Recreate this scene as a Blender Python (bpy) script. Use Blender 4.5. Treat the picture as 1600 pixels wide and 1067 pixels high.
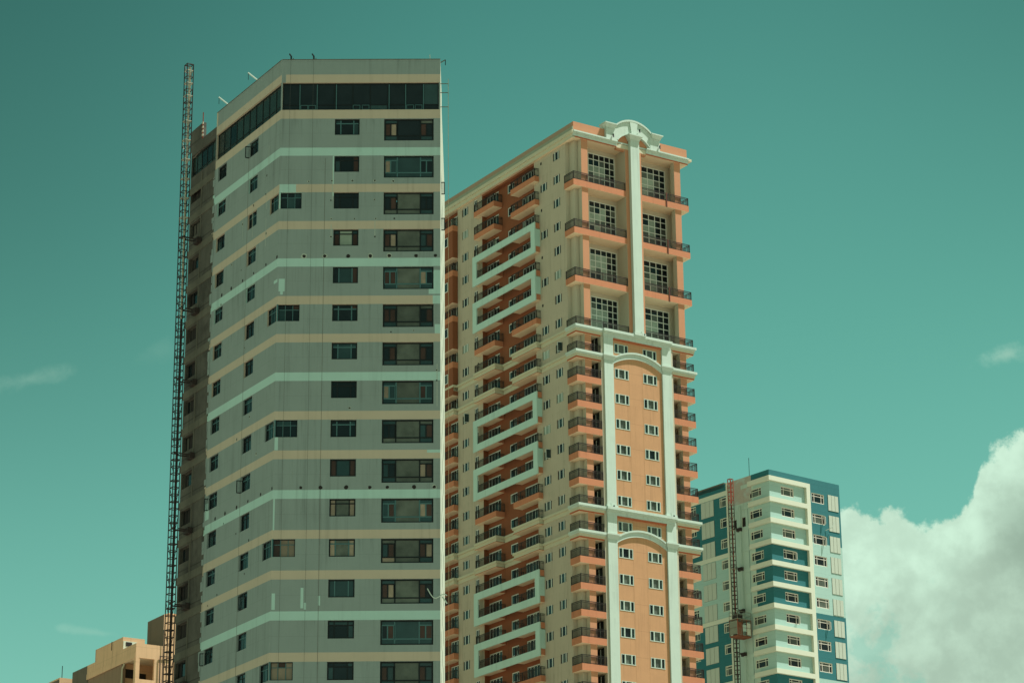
import bpy, math, random
from math import sin, cos, pi, radians, sqrt, asin, atan2
random.seed(7)
R = random.Random(11)
SC = bpy.context.scene
for o in list(bpy.data.objects): bpy.data.objects.remove(o)
COL = SC.collection

# ------------------------------------------------------------------ camera
cam = bpy.data.cameras.new('camera'); cam.sensor_width = 36.0; cam.lens = 91.54
cam.clip_start = 1.0; cam.clip_end = 20000.0
camo = bpy.data.objects.new('camera', cam); COL.objects.link(camo)
from mathutils import Matrix, Vector
PITCH, ROLL = radians(19.196), radians(-0.5521)
camo.matrix_world = Matrix.Translation((0, 0, 1.7)) @ Matrix.Rotation(pi/2 + PITCH, 4, 'X') @ Matrix.Rotation(ROLL, 4, 'Z')
SC.camera = camo

# ------------------------------------------------------------------ light
SUN_AZ, SUN_EL = 87.5, 63.0            # azimuth clockwise from +Y
w = bpy.data.worlds.new('World'); SC.world = w; w.use_nodes = True
nt = w.node_tree; nt.nodes.clear()
def nd(t, typ, **kw):
    n = t.nodes.new(typ)
    for k, v in kw.items(): setattr(n, k, v)
    return n
def mth(t, op, a, b=None, c=None, clamp=False):
    n = nd(t, 'ShaderNodeMath', operation=op, use_clamp=clamp)
    for i, v in enumerate((a, b, c)):
        if v is None: continue
        if isinstance(v, (int, float)): n.inputs[i].default_value = v
        else: t.links.new(v, n.inputs[i])
    return n.outputs[0]
def mixc(t, fac, a, b, typ='MIX'):
    n = nd(t, 'ShaderNodeMix', data_type='RGBA', blend_type=typ)
    for i, v in ((0, fac), (6, a), (7, b)):
        if isinstance(v, (int, float)): n.inputs[i].default_value = v
        elif isinstance(v, tuple): n.inputs[i].default_value = (*v, 1) if len(v) == 3 else v
        else: t.links.new(v, n.inputs[i])
    return n.outputs[2]
sky = nd(nt, 'ShaderNodeTexSky', sky_type='NISHITA'); sky.sun_disc = False
sky.sun_elevation = radians(SUN_EL); sky.sun_rotation = radians(SUN_AZ)
sky.air_density = 1.0; sky.dust_density = 1.2; sky.ozone_density = 1.0
SKY_TINT = (0.66, 1.0, 0.54)
tc = nd(nt, 'ShaderNodeTexCoord')
sep = nd(nt, 'ShaderNodeSeparateXYZ'); nt.links.new(tc.outputs['Generated'], sep.inputs[0])
azn = mth(nt, 'MULTIPLY', mth(nt, 'ARCTAN2', sep.outputs[0], sep.outputs[1]), 180/pi)
eln = mth(nt, 'MULTIPLY', mth(nt, 'ARCSINE', sep.outputs[2]), 180/pi)
base = mixc(nt, 1.0, sky.outputs[0], SKY_TINT, 'MULTIPLY')
eramp = nd(nt, 'ShaderNodeValToRGB'); ee = eramp.color_ramp.elements     # the sky deepens with height
ee[0].position = 0.0; ee[0].color = (.95, 1.0, 1.0, 1); ee[1].position = 1.0; ee[1].color = (.55, .80, .75, 1)
for e_, c_ in ((11.0, (.84, 1.0, 1.06)), (15.0, (.74, .98, .98)), (19.5, (.60, .90, .86)), (23.5, (.50, .80, .76)), (27.0, (.40, .68, .65))):
    x_ = ee.new(e_/90); x_.color = (*c_, 1)
nt.links.new(mth(nt, 'DIVIDE', eln, 90.0, clamp=True), eramp.inputs[0])
base = mixc(nt, 1.0, base, eramp.outputs[0], 'MULTIPLY')
def smooth0(x, lo, hi):
    n = nd(nt, 'ShaderNodeMapRange', interpolation_type='SMOOTHSTEP'); nt.links.new(x, n.inputs[0]); n.inputs[1].default_value = lo; n.inputs[2].default_value = hi; return n.outputs[0]
side_ = mth(nt, 'SUBTRACT', 1.0, mth(nt, 'MULTIPLY', mth(nt, 'MULTIPLY', smooth0(mth(nt, 'MULTIPLY', azn, -1), -1.0, 14.0), smooth0(eln, 10.0, 24.0)), .34))
side_ = mth(nt, 'MULTIPLY', side_, mth(nt, 'SUBTRACT', 1.0, mth(nt, 'MULTIPLY', mth(nt, 'MULTIPLY', smooth0(azn, 5.0, 15.0), smooth0(eln, 16.0, 26.0)), .16)))  # darker upper corners: a lens vignette put into the sky colour
base = mixc(nt, 1.0, base, side_, 'MULTIPLY')
def noise(t, vec, scale, detail=8, rough=.6, dist=0.0, out=0):
    n = nd(t, 'ShaderNodeTexNoise'); n.inputs['Scale'].default_value = scale; n.inputs['Detail'].default_value = detail
    n.inputs['Roughness'].default_value = rough; n.inputs['Distortion'].default_value = dist
    t.links.new(vec, n.inputs['Vector']); return n.outputs[out]
def smooth(t, x, lo, hi):
    n = nd(t, 'ShaderNodeMapRange', interpolation_type='SMOOTHSTEP'); t.links.new(x, n.inputs[0])
    n.inputs[1].default_value = lo; n.inputs[2].default_value = hi; return n.outputs[0]
# cumulus bank low on the right: outline of the cloud top as elevation over azimuth
pts = [(6.2, 13.6), (6.9, 15.1), (7.7, 15.42), (8.5, 15.3), (9.2, 14.95), (9.8, 15.25), (10.3, 15.5), (10.5, 16.1), (10.65, 16.5), (11.1, 16.72), (12.0, 17.0), (14, 18.0), (20, 16.5), (30, 17.5), (60, 15)]
ramp = nd(nt, 'ShaderNodeValToRGB'); ramp.color_ramp.interpolation = 'EASE'
A0, A1, E0, E1 = 6.0, 62.0, 12.0, 20.0
els = ramp.color_ramp.elements
while len(els) > 1: els.remove(els[0])
els[0].position = 0.0; els[0].color = (0, 0, 0, 1)
for a, e in pts:
    v = (e - E0)/(E1 - E0); x = els.new((a - A0)/(A1 - A0)); x.color = (v, v, v, 1)
nt.links.new(mth(nt, 'DIVIDE', mth(nt, 'SUBTRACT', azn, A0), A1 - A0, clamp=True), ramp.inputs[0])
bound = mth(nt, 'ADD', mth(nt, 'MULTIPLY', ramp.outputs[0], E1 - E0), E0)
G = tc.outputs['Generated']
n1 = noise(nt, G, 45, 11, .64, .12); n2 = noise(nt, G, 16, 7, .55, .3); n3 = noise(nt, G, 120, 6, .6)
disp = mth(nt, 'ADD', mth(nt, 'MULTIPLY', mth(nt, 'SUBTRACT', n1, .5), 1.7), mth(nt, 'MULTIPLY', mth(nt, 'SUBTRACT', n3, .5), .5))
depth = mth(nt, 'ADD', mth(nt, 'SUBTRACT', bound, eln), disp)
edge = smooth(nt, depth, -.03, .20)
gate = smooth(nt, azn, 6.2, 7.0)
# thinner patches low inside the bank where blue shows through
hole = smooth(nt, mth(nt, 'ADD', mth(nt, 'MULTIPLY', n2, .6), mth(nt, 'MULTIPLY', n1, .85)), .52, .72)
lowleft = mth(nt, 'MULTIPLY', smooth(nt, mth(nt, 'SUBTRACT', 10.3, azn), 0.0, 1.8), smooth(nt, mth(nt, 'SUBTRACT', 15.0, eln), 0.0, 1.4))
lo = mth(nt, 'SUBTRACT', 1.0, mth(nt, 'MULTIPLY', lowleft, mth(nt, 'SUBTRACT', 1.0, hole)))
dens = mth(nt, 'MULTIPLY', mth(nt, 'MULTIPLY', edge, gate), mth(nt, 'MAXIMUM', lo, .55))
# wisps
def wisp(az, el, ra, re, amt, tilt=0.0):
    dx = mth(nt, 'DIVIDE', mth(nt, 'SUBTRACT', azn, az), ra)
    dy = mth(nt, 'DIVIDE', mth(nt, 'SUBTRACT', mth(nt, 'SUBTRACT', eln, el), mth(nt, 'MULTIPLY', mth(nt, 'SUBTRACT', azn, az), tilt)), re)
    q = mth(nt, 'SQRT', mth(nt, 'ADD', mth(nt, 'MULTIPLY', dx, dx), mth(nt, 'MULTIPLY', dy, dy)))
    q = mth(nt, 'ADD', q, mth(nt, 'MULTIPLY', mth(nt, 'SUBTRACT', n1, .5), 3.2))
    return mth(nt, 'MULTIPLY', smooth(nt, mth(nt, 'SUBTRACT', 1.15, q), 0.0, 1.2), amt)
wd = wisp(-11.05, 18.15, .8, .22, .15, .22)
for args in ((11.4, 18.45, .7, .30, .48, .1), (-9.3, 12.75, .8, .10, .14, -.1), (-7.35, 13.5, .35, .5, .22, 0), (-8.1, 18.9, .6, .3, .05, .3)):
    wd = mth(nt, 'MAXIMUM', wd, wisp(*args))
dens = mth(nt, 'MAXIMUM', dens, wd)
n5 = noise(nt, G, 30, 9, .58, .1)
shade_ = mth(nt, 'ADD', mth(nt, 'ADD', depth, mth(nt, 'MULTIPLY', mth(nt, 'SUBTRACT', n5, .5), -4.5)), mth(nt, 'MULTIPLY', mth(nt, 'SUBTRACT', azn, 9.6), .34))
bright = mixc(nt, smooth(nt, shade_, .2, 3.4), (3.95, 5.55, 4.35), (3.0, 4.15, 3.25))
core = mth(nt, 'MULTIPLY', smooth(nt, azn, 10.3, 11.4), mth(nt, 'SUBTRACT', 1.0, smooth(nt, mth(nt, 'ABSOLUTE', mth(nt, 'SUBTRACT', eln, 14.6)), .2, 1.5)))
bright = mixc(nt, mth(nt, 'MULTIPLY', core, .8), bright, (2.2, 3.15, 2.45))
bill = smooth(nt, noise(nt, G, 60, 9, .6, 0.0), .36, .66)
bright = mixc(nt, 1.0, bright, mth(nt, 'ADD', .88, mth(nt, 'MULTIPLY', bill, .17)), 'MULTIPLY')
# unseen bright cloud cover, added outside the view to neutralise the ambient light
away = mth(nt, 'MAXIMUM', smooth(nt, eln, 33.0, 46.0), smooth(nt, mth(nt, 'ABSOLUTE', azn), 28.0, 45.0))
n4 = noise(nt, G, 2.6, 7, .55, .3)
cover = mth(nt, 'MULTIPLY', smooth(nt, n4, .44, .60), away)
dens = mth(nt, 'MAXIMUM', dens, mth(nt, 'MULTIPLY', cover, .30))
skyc = mixc(nt, dens, base, bright)
bg = nd(nt, 'ShaderNodeBackground'); nt.links.new(skyc, bg.inputs[0]); bg.inputs[1].default_value = 0.10
out = nd(nt, 'ShaderNodeOutputWorld'); nt.links.new(bg.outputs[0], out.inputs[0])
sl = bpy.data.lights.new('sun', 'SUN'); sl.energy = 5.0; sl.angle = radians(.53); sl.color = (1.0, .985, .93)
so = bpy.data.objects.new('sun', sl); COL.objects.link(so)
sd = Vector((sin(radians(SUN_AZ))*cos(radians(SUN_EL)), cos(radians(SUN_AZ))*cos(radians(SUN_EL)), sin(radians(SUN_EL))))
so.rotation_euler = sd.to_track_quat('Z', 'Y').to_euler(); so.location = (60, 0, 150)
SC.view_settings.view_transform = 'Standard'; SC.view_settings.look = 'None'
SC.view_settings.exposure = 0.61; SC.view_settings.gamma = 1.0
SC.render.engine = 'CYCLES'

# ------------------------------------------------------------------ materials
MATS = {}
def mat(name, col, rough=.85, var=.10, streak=.0, scale=.6, spec=.3, grain=0.0, joints=None, blotch=None, metal=0.0, rnd=0.0, drip=None):
    if name in MATS: return MATS[name]
    m = bpy.data.materials.new(name); m.use_nodes = True; t = m.node_tree; b = t.nodes['Principled BSDF']
    b.inputs['Roughness'].default_value = rough; b.inputs['Specular IOR Level'].default_value = spec; b.inputs['Metallic'].default_value = metal
    tc = nd(t, 'ShaderNodeTexCoord'); O = tc.outputs['Object']
    n = noise(t, O, scale, 6, .6)
    c = mixc(t, 1.0, col, (1, 1, 1), 'MULTIPLY')
    f = mth(t, 'ADD', 1.0, mth(t, 'MULTIPLY', mth(t, 'SUBTRACT', n, .5), 2*var))
    if grain:
        g = noise(t, O, 9.0, 4, .7); f = mth(t, 'MULTIPLY', f, mth(t, 'ADD', 1.0, mth(t, 'MULTIPLY', mth(t, 'SUBTRACT', g, .5), 2*grain)))
    if streak:
        mp = nd(t, 'ShaderNodeMapping'); mp.inputs['Scale'].default_value = (1.6, 1.6, .07); t.links.new(O, mp.inputs[0])
        s = smooth(t, noise(t, mp.outputs[0], 1.5, 5, .6), .48, .75); s2 = smooth(t, noise(t, O, .16, 3, .5), .35, .65)
        f = mth(t, 'MULTIPLY', f, mth(t, 'SUBTRACT', 1.0, mth(t, 'MULTIPLY', mth(t, 'MULTIPLY', s, s2), streak)))
    if drip:                                    # rain marks running down from each ledge
        per_, zr_, amt_ = drip; sp0 = nd(t, 'ShaderNodeSeparateXYZ'); t.links.new(O, sp0.inputs[0])
        ph = mth(t, 'DIVIDE', mth(t, 'FLOORED_MODULO', mth(t, 'SUBTRACT', zr_, sp0.outputs[2]), per_), per_)
        wt = mth(t, 'POWER', mth(t, 'SUBTRACT', 1.0, ph), 1.6)
        mp2 = nd(t, 'ShaderNodeMapping'); mp2.inputs['Scale'].default_value = (3.2, 3.2, .16); t.links.new(O, mp2.inputs[0])
        sm = smooth(t, noise(t, mp2.outputs[0], 1.3, 6, .7), .50, .74)
        f = mth(t, 'MULTIPLY', f, mth(t, 'SUBTRACT', 1.0, mth(t, 'MULTIPLY', mth(t, 'MULTIPLY', sm, wt), amt_)))
    if joints:
        per, off, wid, amt = joints
        sp = nd(t, 'ShaderNodeSeparateXYZ'); t.links.new(O, sp.inputs[0])
        z = mth(t, 'FLOORED_MODULO', mth(t, 'SUBTRACT', sp.outputs[2], off), per)
        j = mth(t, 'LESS_THAN', z, wid); f = mth(t, 'MULTIPLY', f, mth(t, 'SUBTRACT', 1.0, mth(t, 'MULTIPLY', j, amt)))
    if rnd:
        oi = nd(t, 'ShaderNodeObjectInfo'); f = mth(t, 'MULTIPLY', f, mth(t, 'ADD', 1 - rnd, mth(t, 'MULTIPLY', oi.outputs['Random'], 2*rnd)))
    c = mixc(t, 1.0, col, f, 'MULTIPLY')
    if blotch:
        bc, lo_, hi_, bs = blotch
        bn = smooth(t, noise(t, O, bs, 7, .65, .4), lo_, hi_); c = mixc(t, bn, c, bc)
    t.links.new(c, b.inputs['Base Color']); MATS[name] = m; return m
def glass(name, col, rough=.06, spec=.22, var=.5):
    if name in MATS: return MATS[name]
    m = mat(name, col, rough, var=var, scale=.9, spec=spec, rnd=.25); return m

M_PLASTER = mat('grey_plaster', (.228, .288, .268), .9, .10, .26, .45, grain=.05, drip=(3.0, 80.22, .32), joints=(3.0, 1.05, .03, .12))
M_MINT = mat('mint_band_paint', (.37, .56, .50), .85, .08, .2, .5, grain=.02)
M_TAN = mat('tan_band_paint', (.46, .40, .30), .85, .08, .2, .5, grain=.02)
M_CONC = mat('stained_concrete', (.088, .086, .070), .95, .55, .6, .8, grain=.22, joints=(3.0, .2, .10, .45), blotch=((.040, .038, .032), .5, .72, .33))
M_CONC2 = mat('ledge_concrete', (.115, .112, .085), .95, .35, .45, .8, grain=.15)
M_FIN = mat('pale_end_wall_plaster', (.36, .40, .31), .9, .06, .15, .5)
M_FRAME_D = mat('dark_window_frame', (.009, .014, .014), .55, .05, spec=.2)
M_FRAME_T = mat('teal_glazing_bar', (.05, .13, .13), .45, .05, spec=.4)
G_DARK = glass('dark_glass', (.010, .016, .018)); G_TEAL = glass('teal_glass', (.020, .045, .045), spec=.35)
G_SLATE = glass('slate_glass', (.030, .048, .042), .12)
def clear(name):
    m = bpy.data.materials.new(name); m.use_nodes = True; t = m.node_tree; b = t.nodes['Principled BSDF']
    b.inputs['Base Color'].default_value = (.05, .08, .08, 1); b.inputs['Roughness'].default_value = .05; b.inputs['Alpha'].default_value = .35; return m
G_OPEN = clear('clear_leaf_glass')
G_GREY = glass('grey_blind_glass', (.085, .10, .08), .18, var=.8); G_TANB = glass('tan_blind_glass', (.25, .205, .145), .2)
G_BROWN = glass('brown_curtain_glass', (.055, .030, .022), .15); G_PALE = glass('pale_curtain_glass', (.27, .34, .27), .15)
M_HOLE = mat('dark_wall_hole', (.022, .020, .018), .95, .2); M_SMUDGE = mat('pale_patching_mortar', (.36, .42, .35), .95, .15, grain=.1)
M_CREAM = mat('cream_wall_paint', (.465, .41, .30), .88, .09, .22, .4, grain=.04, drip=(2.9, 97.4, .28), joints=(2.9, .5, .05, .10))
M_CREAM2 = mat('cream_trim_paint', (.52, .50, .35), .85, .06, .10, .6)
M_CREAMC = mat('cream_column_paint', (.47, .43, .32), .88, .06, .10, .6)
M_SOFFIT = mat('cream_soffit_paint', (.72, .60, .41), .9, .07, .1, .7)
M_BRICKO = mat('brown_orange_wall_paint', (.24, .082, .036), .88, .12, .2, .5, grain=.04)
M_SLAB = mat('orange_slab_paint', (.51, .20, .10), .85, .10, .25, .9, grain=.03)
M_SLABSIDE = M_SLAB
M_APRI = mat('salmon_orange_paint', (.50, .235, .125), .88, .07, .10, .5, grain=.03)
M_PANEL = mat('apricot_panel_paint', (.50, .27, .135), .88, .15, .2, .5, grain=.05, drip=(2.9, 98.1, .22), joints=(2.9, .3, .06, .16))
M_WHITE = mat('pale_mint_trim_paint', (.485, .585, .50), .8, .07, .22, .6, grain=.04, drip=(2.9, 97.0, .16))
M_FRIEZE = mat('mint_frame_paint', (.45, .64, .55), .8, .07, .18, .6)
M_ROOFBAND = mat('grey_brown_roof_paint', (.34, .25, .17), .9, .08, .12, .4)
M_RUST = mat('dark_orange_fascia_paint', (.42, .12, .05), .85, .06)
M_RAIL = mat('dark_railing_metal', (.028, .022, .018), .6, .1)
M_WFRAME = mat('white_window_frame', (.62, .68, .60), .5, .04, spec=.4)
M_BPALE = mat('pale_aqua_wall_paint', (.33, .50, .44), .85, .05, .06, .5, joints=(.73, .1, .035, .14))
M_BTEAL = mat('deep_teal_wall_paint', (.02, .14, .15), .75, .06, .06, .5, joints=(.73, .1, .035, .25))
M_BWHITE = mat('ivory_frame_paint', (.58, .61, .48), .8, .04, .06, .6)
M_BCONC = mat('bare_render_patch', (.40, .38, .31), .95, .12, .1, .8, blotch=((.40, .48, .42), .5, .62, .5))
M_BCREAM = mat('pale_side_wall_paint', (.42, .56, .47), .85, .10, .25, .6)
M_LOUV = mat('cream_louvre_panel', (.44, .49, .40), .7, .05, .04, .6)
M_LOUVD = mat('louvre_gap', (.10, .10, .07), .9, .05)
M_BFRAME = mat('ivory_window_frame', (.66, .62, .53), .55, .04)
M_OCHRE = mat('ochre_concrete', (.66, .42, .24), .92, .13, .3, .6, grain=.05, joints=(1.55, .3, .03, .25))
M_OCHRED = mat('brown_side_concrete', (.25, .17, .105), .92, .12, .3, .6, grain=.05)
M_OCHREG = mat('grey_brown_render_shade', (.135, .115, .082), .95, .12, .3, .6, grain=.05)  # grey wing colour; also paints shade on two left faces
M_MAST = mat('rusty_mast_steel', (.035, .026, .022), .7, .35, scale=3)
M_MASTP = mat('galvanised_mast_steel', (.40, .38, .28), .6, .25, scale=3)
M_RED = mat('red_primer_steel', (.30, .06, .03), .7, .3, scale=4)
M_MESH = mat('cage_mesh_panel', (.20, .22, .16), .8, .25, scale=3)
M_CAGEO = mat('rusty_cage_steel', (.20, .07, .035), .8, .2, scale=3)
M_ROPE = mat('rope', (.06, .07, .06), .9, .05); M_ROPEP = mat('pale_rope', (.42, .34, .2), .9, .05)
M_ROOF = mat('roof_screed', (.25, .24, .2), .95, .1)
M_GROUND = mat('pale_city_ground', (.33, .29, .225), .95, .25, scale=.05)

# ------------------------------------------------------------------ mesh building
class Pl:
    """vertical plane in a thing's own frame: origin, direction u, outward normal n"""
    def __init__(s, o, u, n): s.o = Vector((o[0], o[1], 0)); s.u = Vector((u[0], u[1], 0)).normalized(); s.n = Vector((n[0], n[1], 0)).normalized()
    def p(s, u, n, z): return s.o + s.u*u + s.n*n + Vector((0, 0, z))
XY = Pl((0, 0), (1, 0), (0, 1))
class MB:
    def __init__(s): s.v = []; s.f = []; s.mi = []; s.mats = []
    def m(s, mt):
        if mt not in s.mats: s.mats.append(mt)
        return s.mats.index(mt)
    def quad(s, a, b, c, d, mt):
        k = len(s.v); s.v += [tuple(a), tuple(b), tuple(c), tuple(d)]; s.f.append((k, k+1, k+2, k+3)); s.mi.append(s.m(mt))
    def poly(s, ps, mt):
        k = len(s.v); s.v += [tuple(p) for p in ps]; s.f.append(tuple(range(k, k+len(ps)))); s.mi.append(s.m(mt))
    def hexa(s, P, mt, bottom=None, top=None):
        k = len(s.v); s.v += [tuple(p) for p in P]
        c = sum((Vector(p) for p in P), Vector())/8
        for q, t in (((0, 1, 2, 3), bottom), ((4, 5, 6, 7), top), ((0, 1, 5, 4), None), ((1, 2, 6, 5), None), ((2, 3, 7, 6), None), ((3, 0, 4, 7), None)):
            pa, pb, pc = Vector(P[q[0]]), Vector(P[q[1]]), Vector(P[q[2]])
            nn = (pb-pa).cross(pc-pb)
            fc = sum((Vector(P[i]) for i in q), Vector())/4
            if nn.dot(fc-c) < 0: q = q[::-1]
            s.f.append(tuple(k+i for i in q)); s.mi.append(s.m(t or mt))
    def box(s, pl, u0, u1, n0, n1, z0, z1, mt, bottom=None, top=None):
        s.hexa([pl.p(u0, n0, z0), pl.p(u1, n0, z0), pl.p(u1, n1, z0), pl.p(u0, n1, z0), pl.p(u0, n0, z1), pl.p(u1, n0, z1), pl.p(u1, n1, z1), pl.p(u0, n1, z1)], mt, bottom, top)
    def bar(s, a, b, w, mt, h=None):
        a, b = Vector(a), Vector(b); d = (b-a)
        if d.length < 1e-6: return
        d.normalize(); up = Vector((0, 0, 1)) if abs(d.z) < .95 else Vector((1, 0, 0))
        x = d.cross(up).normalized()*w/2; y = x.cross(d).normalized()*(h or w)/2
        s.hexa([a-x-y, a+x-y, a+x+y, a-x+y, b-x-y, b+x-y, b+x+y, b-x+y], mt)
    def prism(s, ring, z0, z1, mt, top=None):
        n = len(ring)
        for i in range(n):
            a, b = ring[i], ring[(i+1) % n]
            s.quad((a[0], a[1], z0), (b[0], b[1], z0), (b[0], b[1], z1), (a[0], a[1], z1), mt)
        s.poly([(x, y, z1) for x, y in ring], top or mt); s.poly([(x, y, z0) for x, y in ring[::-1]], mt)
    def build(s, name, parent=None, label=None):
        me = bpy.data.meshes.new(name); me.from_pydata(s.v, [], s.f)
        for m in s.mats: me.materials.append(m)
        me.polygons.foreach_set('material_index', s.mi); me.update()
        o = bpy.data.objects.new(name, me); COL.objects.link(o)
        if parent: o.parent = parent
        if label: o['label'] = label
        return o
def thing(name, label, cat, loc, rz=0.0, group=None):
    o = bpy.data.objects.new(name, None); COL.objects.link(o); o.location = loc; o.rotation_euler = (0, 0, rz)
    o['label'] = label; o['category'] = cat
    if group: o['group'] = group
    return o
def tag(o, label, cat, group=None):
    o['label'] = label; o['category'] = cat
    if group: o['group'] = group
    return o

def facade(mb, pl, u0, u1, z0, z1, holes, matfn, cuts_u=(), cuts_z=(), rec=.16, revmat=None):
    """outer skin with real openings; each opening gets reveals of depth rec"""
    us = sorted({round(x, 4) for x in [u0, u1, *cuts_u, *[h[0] for h in holes], *[h[1] for h in holes]] if u0 <= x <= u1})
    zs = sorted({round(x, 4) for x in [z0, z1, *cuts_z, *[h[2] for h in holes], *[h[3] for h in holes]] if z0 <= x <= z1})
    flip = pl.u.cross(Vector((0, 0, 1))).dot(pl.n) < 0
    def q(a, b, c, d, m):
        if flip: a, b, c, d = d, c, b, a
        mb.quad(a, b, c, d, m)
    for j in range(len(zs)-1):
        za, zb = zs[j], zs[j+1]; zc = (za+zb)/2; run = None
        for i in range(len(us)-1):
            ua, ub = us[i], us[i+1]; uc = (ua+ub)/2
            inh = any(h[0] < uc < h[1] and h[2] < zc < h[3] for h in holes)
            m = None if inh else matfn(uc, zc)
            if run and run[2] is m and m is not None: run[1] = ub
            else:
                if run and run[2] is not None: q(pl.p(run[0], 0, za), pl.p(run[1], 0, za), pl.p(run[1], 0, zb), pl.p(run[0], 0, zb), run[2])
                run = [ua, ub, m]
        if run and run[2] is not None: q(pl.p(run[0], 0, za), pl.p(run[1], 0, za), pl.p(run[1], 0, zb), pl.p(run[0], 0, zb), run[2])
    for h in holes:
        a, b, c, d = h[:4]; m = revmat or matfn((a+b)/2, d+.01)
        q(pl.p(a, -rec, c), pl.p(a, 0, c), pl.p(a, 0, d), pl.p(a, -rec, d), m) if False else None
        mb.quad(pl.p(a, 0, c), pl.p(a, -rec, c), pl.p(a, -rec, d), pl.p(a, 0, d), m)
        mb.quad(pl.p(b, 0, c), pl.p(b, -rec, c), pl.p(b, -rec, d), pl.p(b, 0, d), m)
        mb.quad(pl.p(a, 0, d), pl.p(b, 0, d), pl.p(b, -rec, d), pl.p(a, -rec, d), m)
        mb.quad(pl.p(a, 0, c), pl.p(b, 0, c), pl.p(b, -rec, c), pl.p(a, -rec, c), m)

def window(parent, pl, h, lights, fw, rec, frame, bar=None, glassfn=None, name='window', proud=.05, casement=None, outer=True, paneoff=.02):
    """h=(u0,u1,z0,z1); lights = list of (u0,u1,z0,z1) fractions: every light has its own pane"""
    u0, u1, z0, z1 = h; W, H = u1-u0, z1-z0; mb = MB(); g = MB()
    nf, nb = -rec+proud, -rec-.03
    if outer:
        mb.box(pl, u0, u1, nb, nf, z1-fw, z1, frame); mb.box(pl, u0, u1, nb, nf, z0, z0+fw, frame)
        mb.box(pl, u0, u0+fw, nb, nf, z0+fw, z1-fw, frame); mb.box(pl, u1-fw, u1, nb, nf, z0+fw, z1-fw, frame)
    b = bar or frame; hw = fw*.42
    for (a, c, d, e) in lights:
        ua, ub, za, zb = u0+a*W, u0+c*W, z0+d*H, z0+e*H
        e1, e2, e3, e4 = a > .001, c < .999, d > .001, e < .999
        if e1: mb.box(pl, ua-hw*.2, ua+hw, nb, nf-.012, za, zb, b)
        if e2: mb.box(pl, ub-hw, ub+hw*.2, nb, nf-.016, za, zb, b)
        if e3: mb.box(pl, ua+hw, ub-hw, nb, nf-.02, za-hw*.2, za+hw, b)
        if e4: mb.box(pl, ua+hw, ub-hw, nb, nf-.024, zb-hw, zb+hw*.2, b)
        m = glassfn(a, c, d, e) if glassfn else G_DARK
        n = -rec+paneoff-.02 + R.uniform(-.003, .003); k = R.uniform(-.004, .004)
        P = [pl.p(ua, n+k, za), pl.p(ub, n-k, za), pl.p(ub, n-k, zb), pl.p(ua, n+k, zb)]
        if pl.u.cross(Vector((0, 0, 1))).dot(pl.n) < 0: P = P[::-1]
        g.quad(*P, m)
    if casement:                                    # a leaf standing open, hinged at u = c0
        c0, cw, ang = casement; hu = u0+c0*W
        sgn = 1 if cw > 0 else -1
        dirv = pl.u*cos(ang)*sgn + pl.n*sin(ang); L = abs(cw)*W; za, zb = z0+.04, z0+.78*H
        A = pl.p(hu, nf, 0); 
        P0 = lambda t, z: A + dirv*t*L + Vector((0, 0, z))
        for a_, b_ in ((P0(0, za), P0(1, za)), (P0(0, zb), P0(1, zb)), (P0(0, za), P0(0, zb)), (P0(1, za), P0(1, zb))): mb.bar(a_, b_, .06, frame)
        g.quad(P0(0, za), P0(1, za), P0(1, zb), P0(0, zb), G_OPEN)
    fo = mb.build(name, parent); g.build('pane', fo); return fo

def railing(mb, pts, z, h=.95, step=.15, w=.027):
    """pts: plan points; balusters, rails and posts"""
    for (a, b) in zip(pts[:-1], pts[1:]):
        a, b = Vector((*a, 0)), Vector((*b, 0)); L = (b-a).length; d = (b-a)/L
        Z = lambda v, zz: Vector((v.x, v.y, zz))
        mb.bar(Z(a, z+h), Z(b, z+h), .07, M_RAIL, .05); mb.bar(Z(a, z+.10), Z(b, z+.10), .04, M_RAIL); mb.bar(Z(a, z+h-.17), Z(b, z+h-.17), .035, M_RAIL)
        n = max(2, int(L/step))
        for i in range(1, n):
            p = a+d*(L*i/n); ww = .065 if i % 12 == 0 else w
            mb.bar(Z(p, z+.02), Z(p, z+h), ww, M_RAIL)
        for p in (a, b): mb.bar(Z(p, z), Z(p, z+h+.03), .075, M_RAIL)

# ================================================================== GROUND
g = MB(); g.quad((-6000, -6000, 0), (6000, -6000, 0), (6000, 6000, 0), (-6000, 6000, 0), M_GROUND)
go = g.build('ground'); go['kind'] = 'structure'
g = MB(); g.quad((-400, 60, .004), (400, 60, .004), (400, 76, .004), (-400, 76, .004), mat('asphalt', (.05, .05, .05), .95, .15))
go = g.build('road'); go['kind'] = 'structure'

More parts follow.
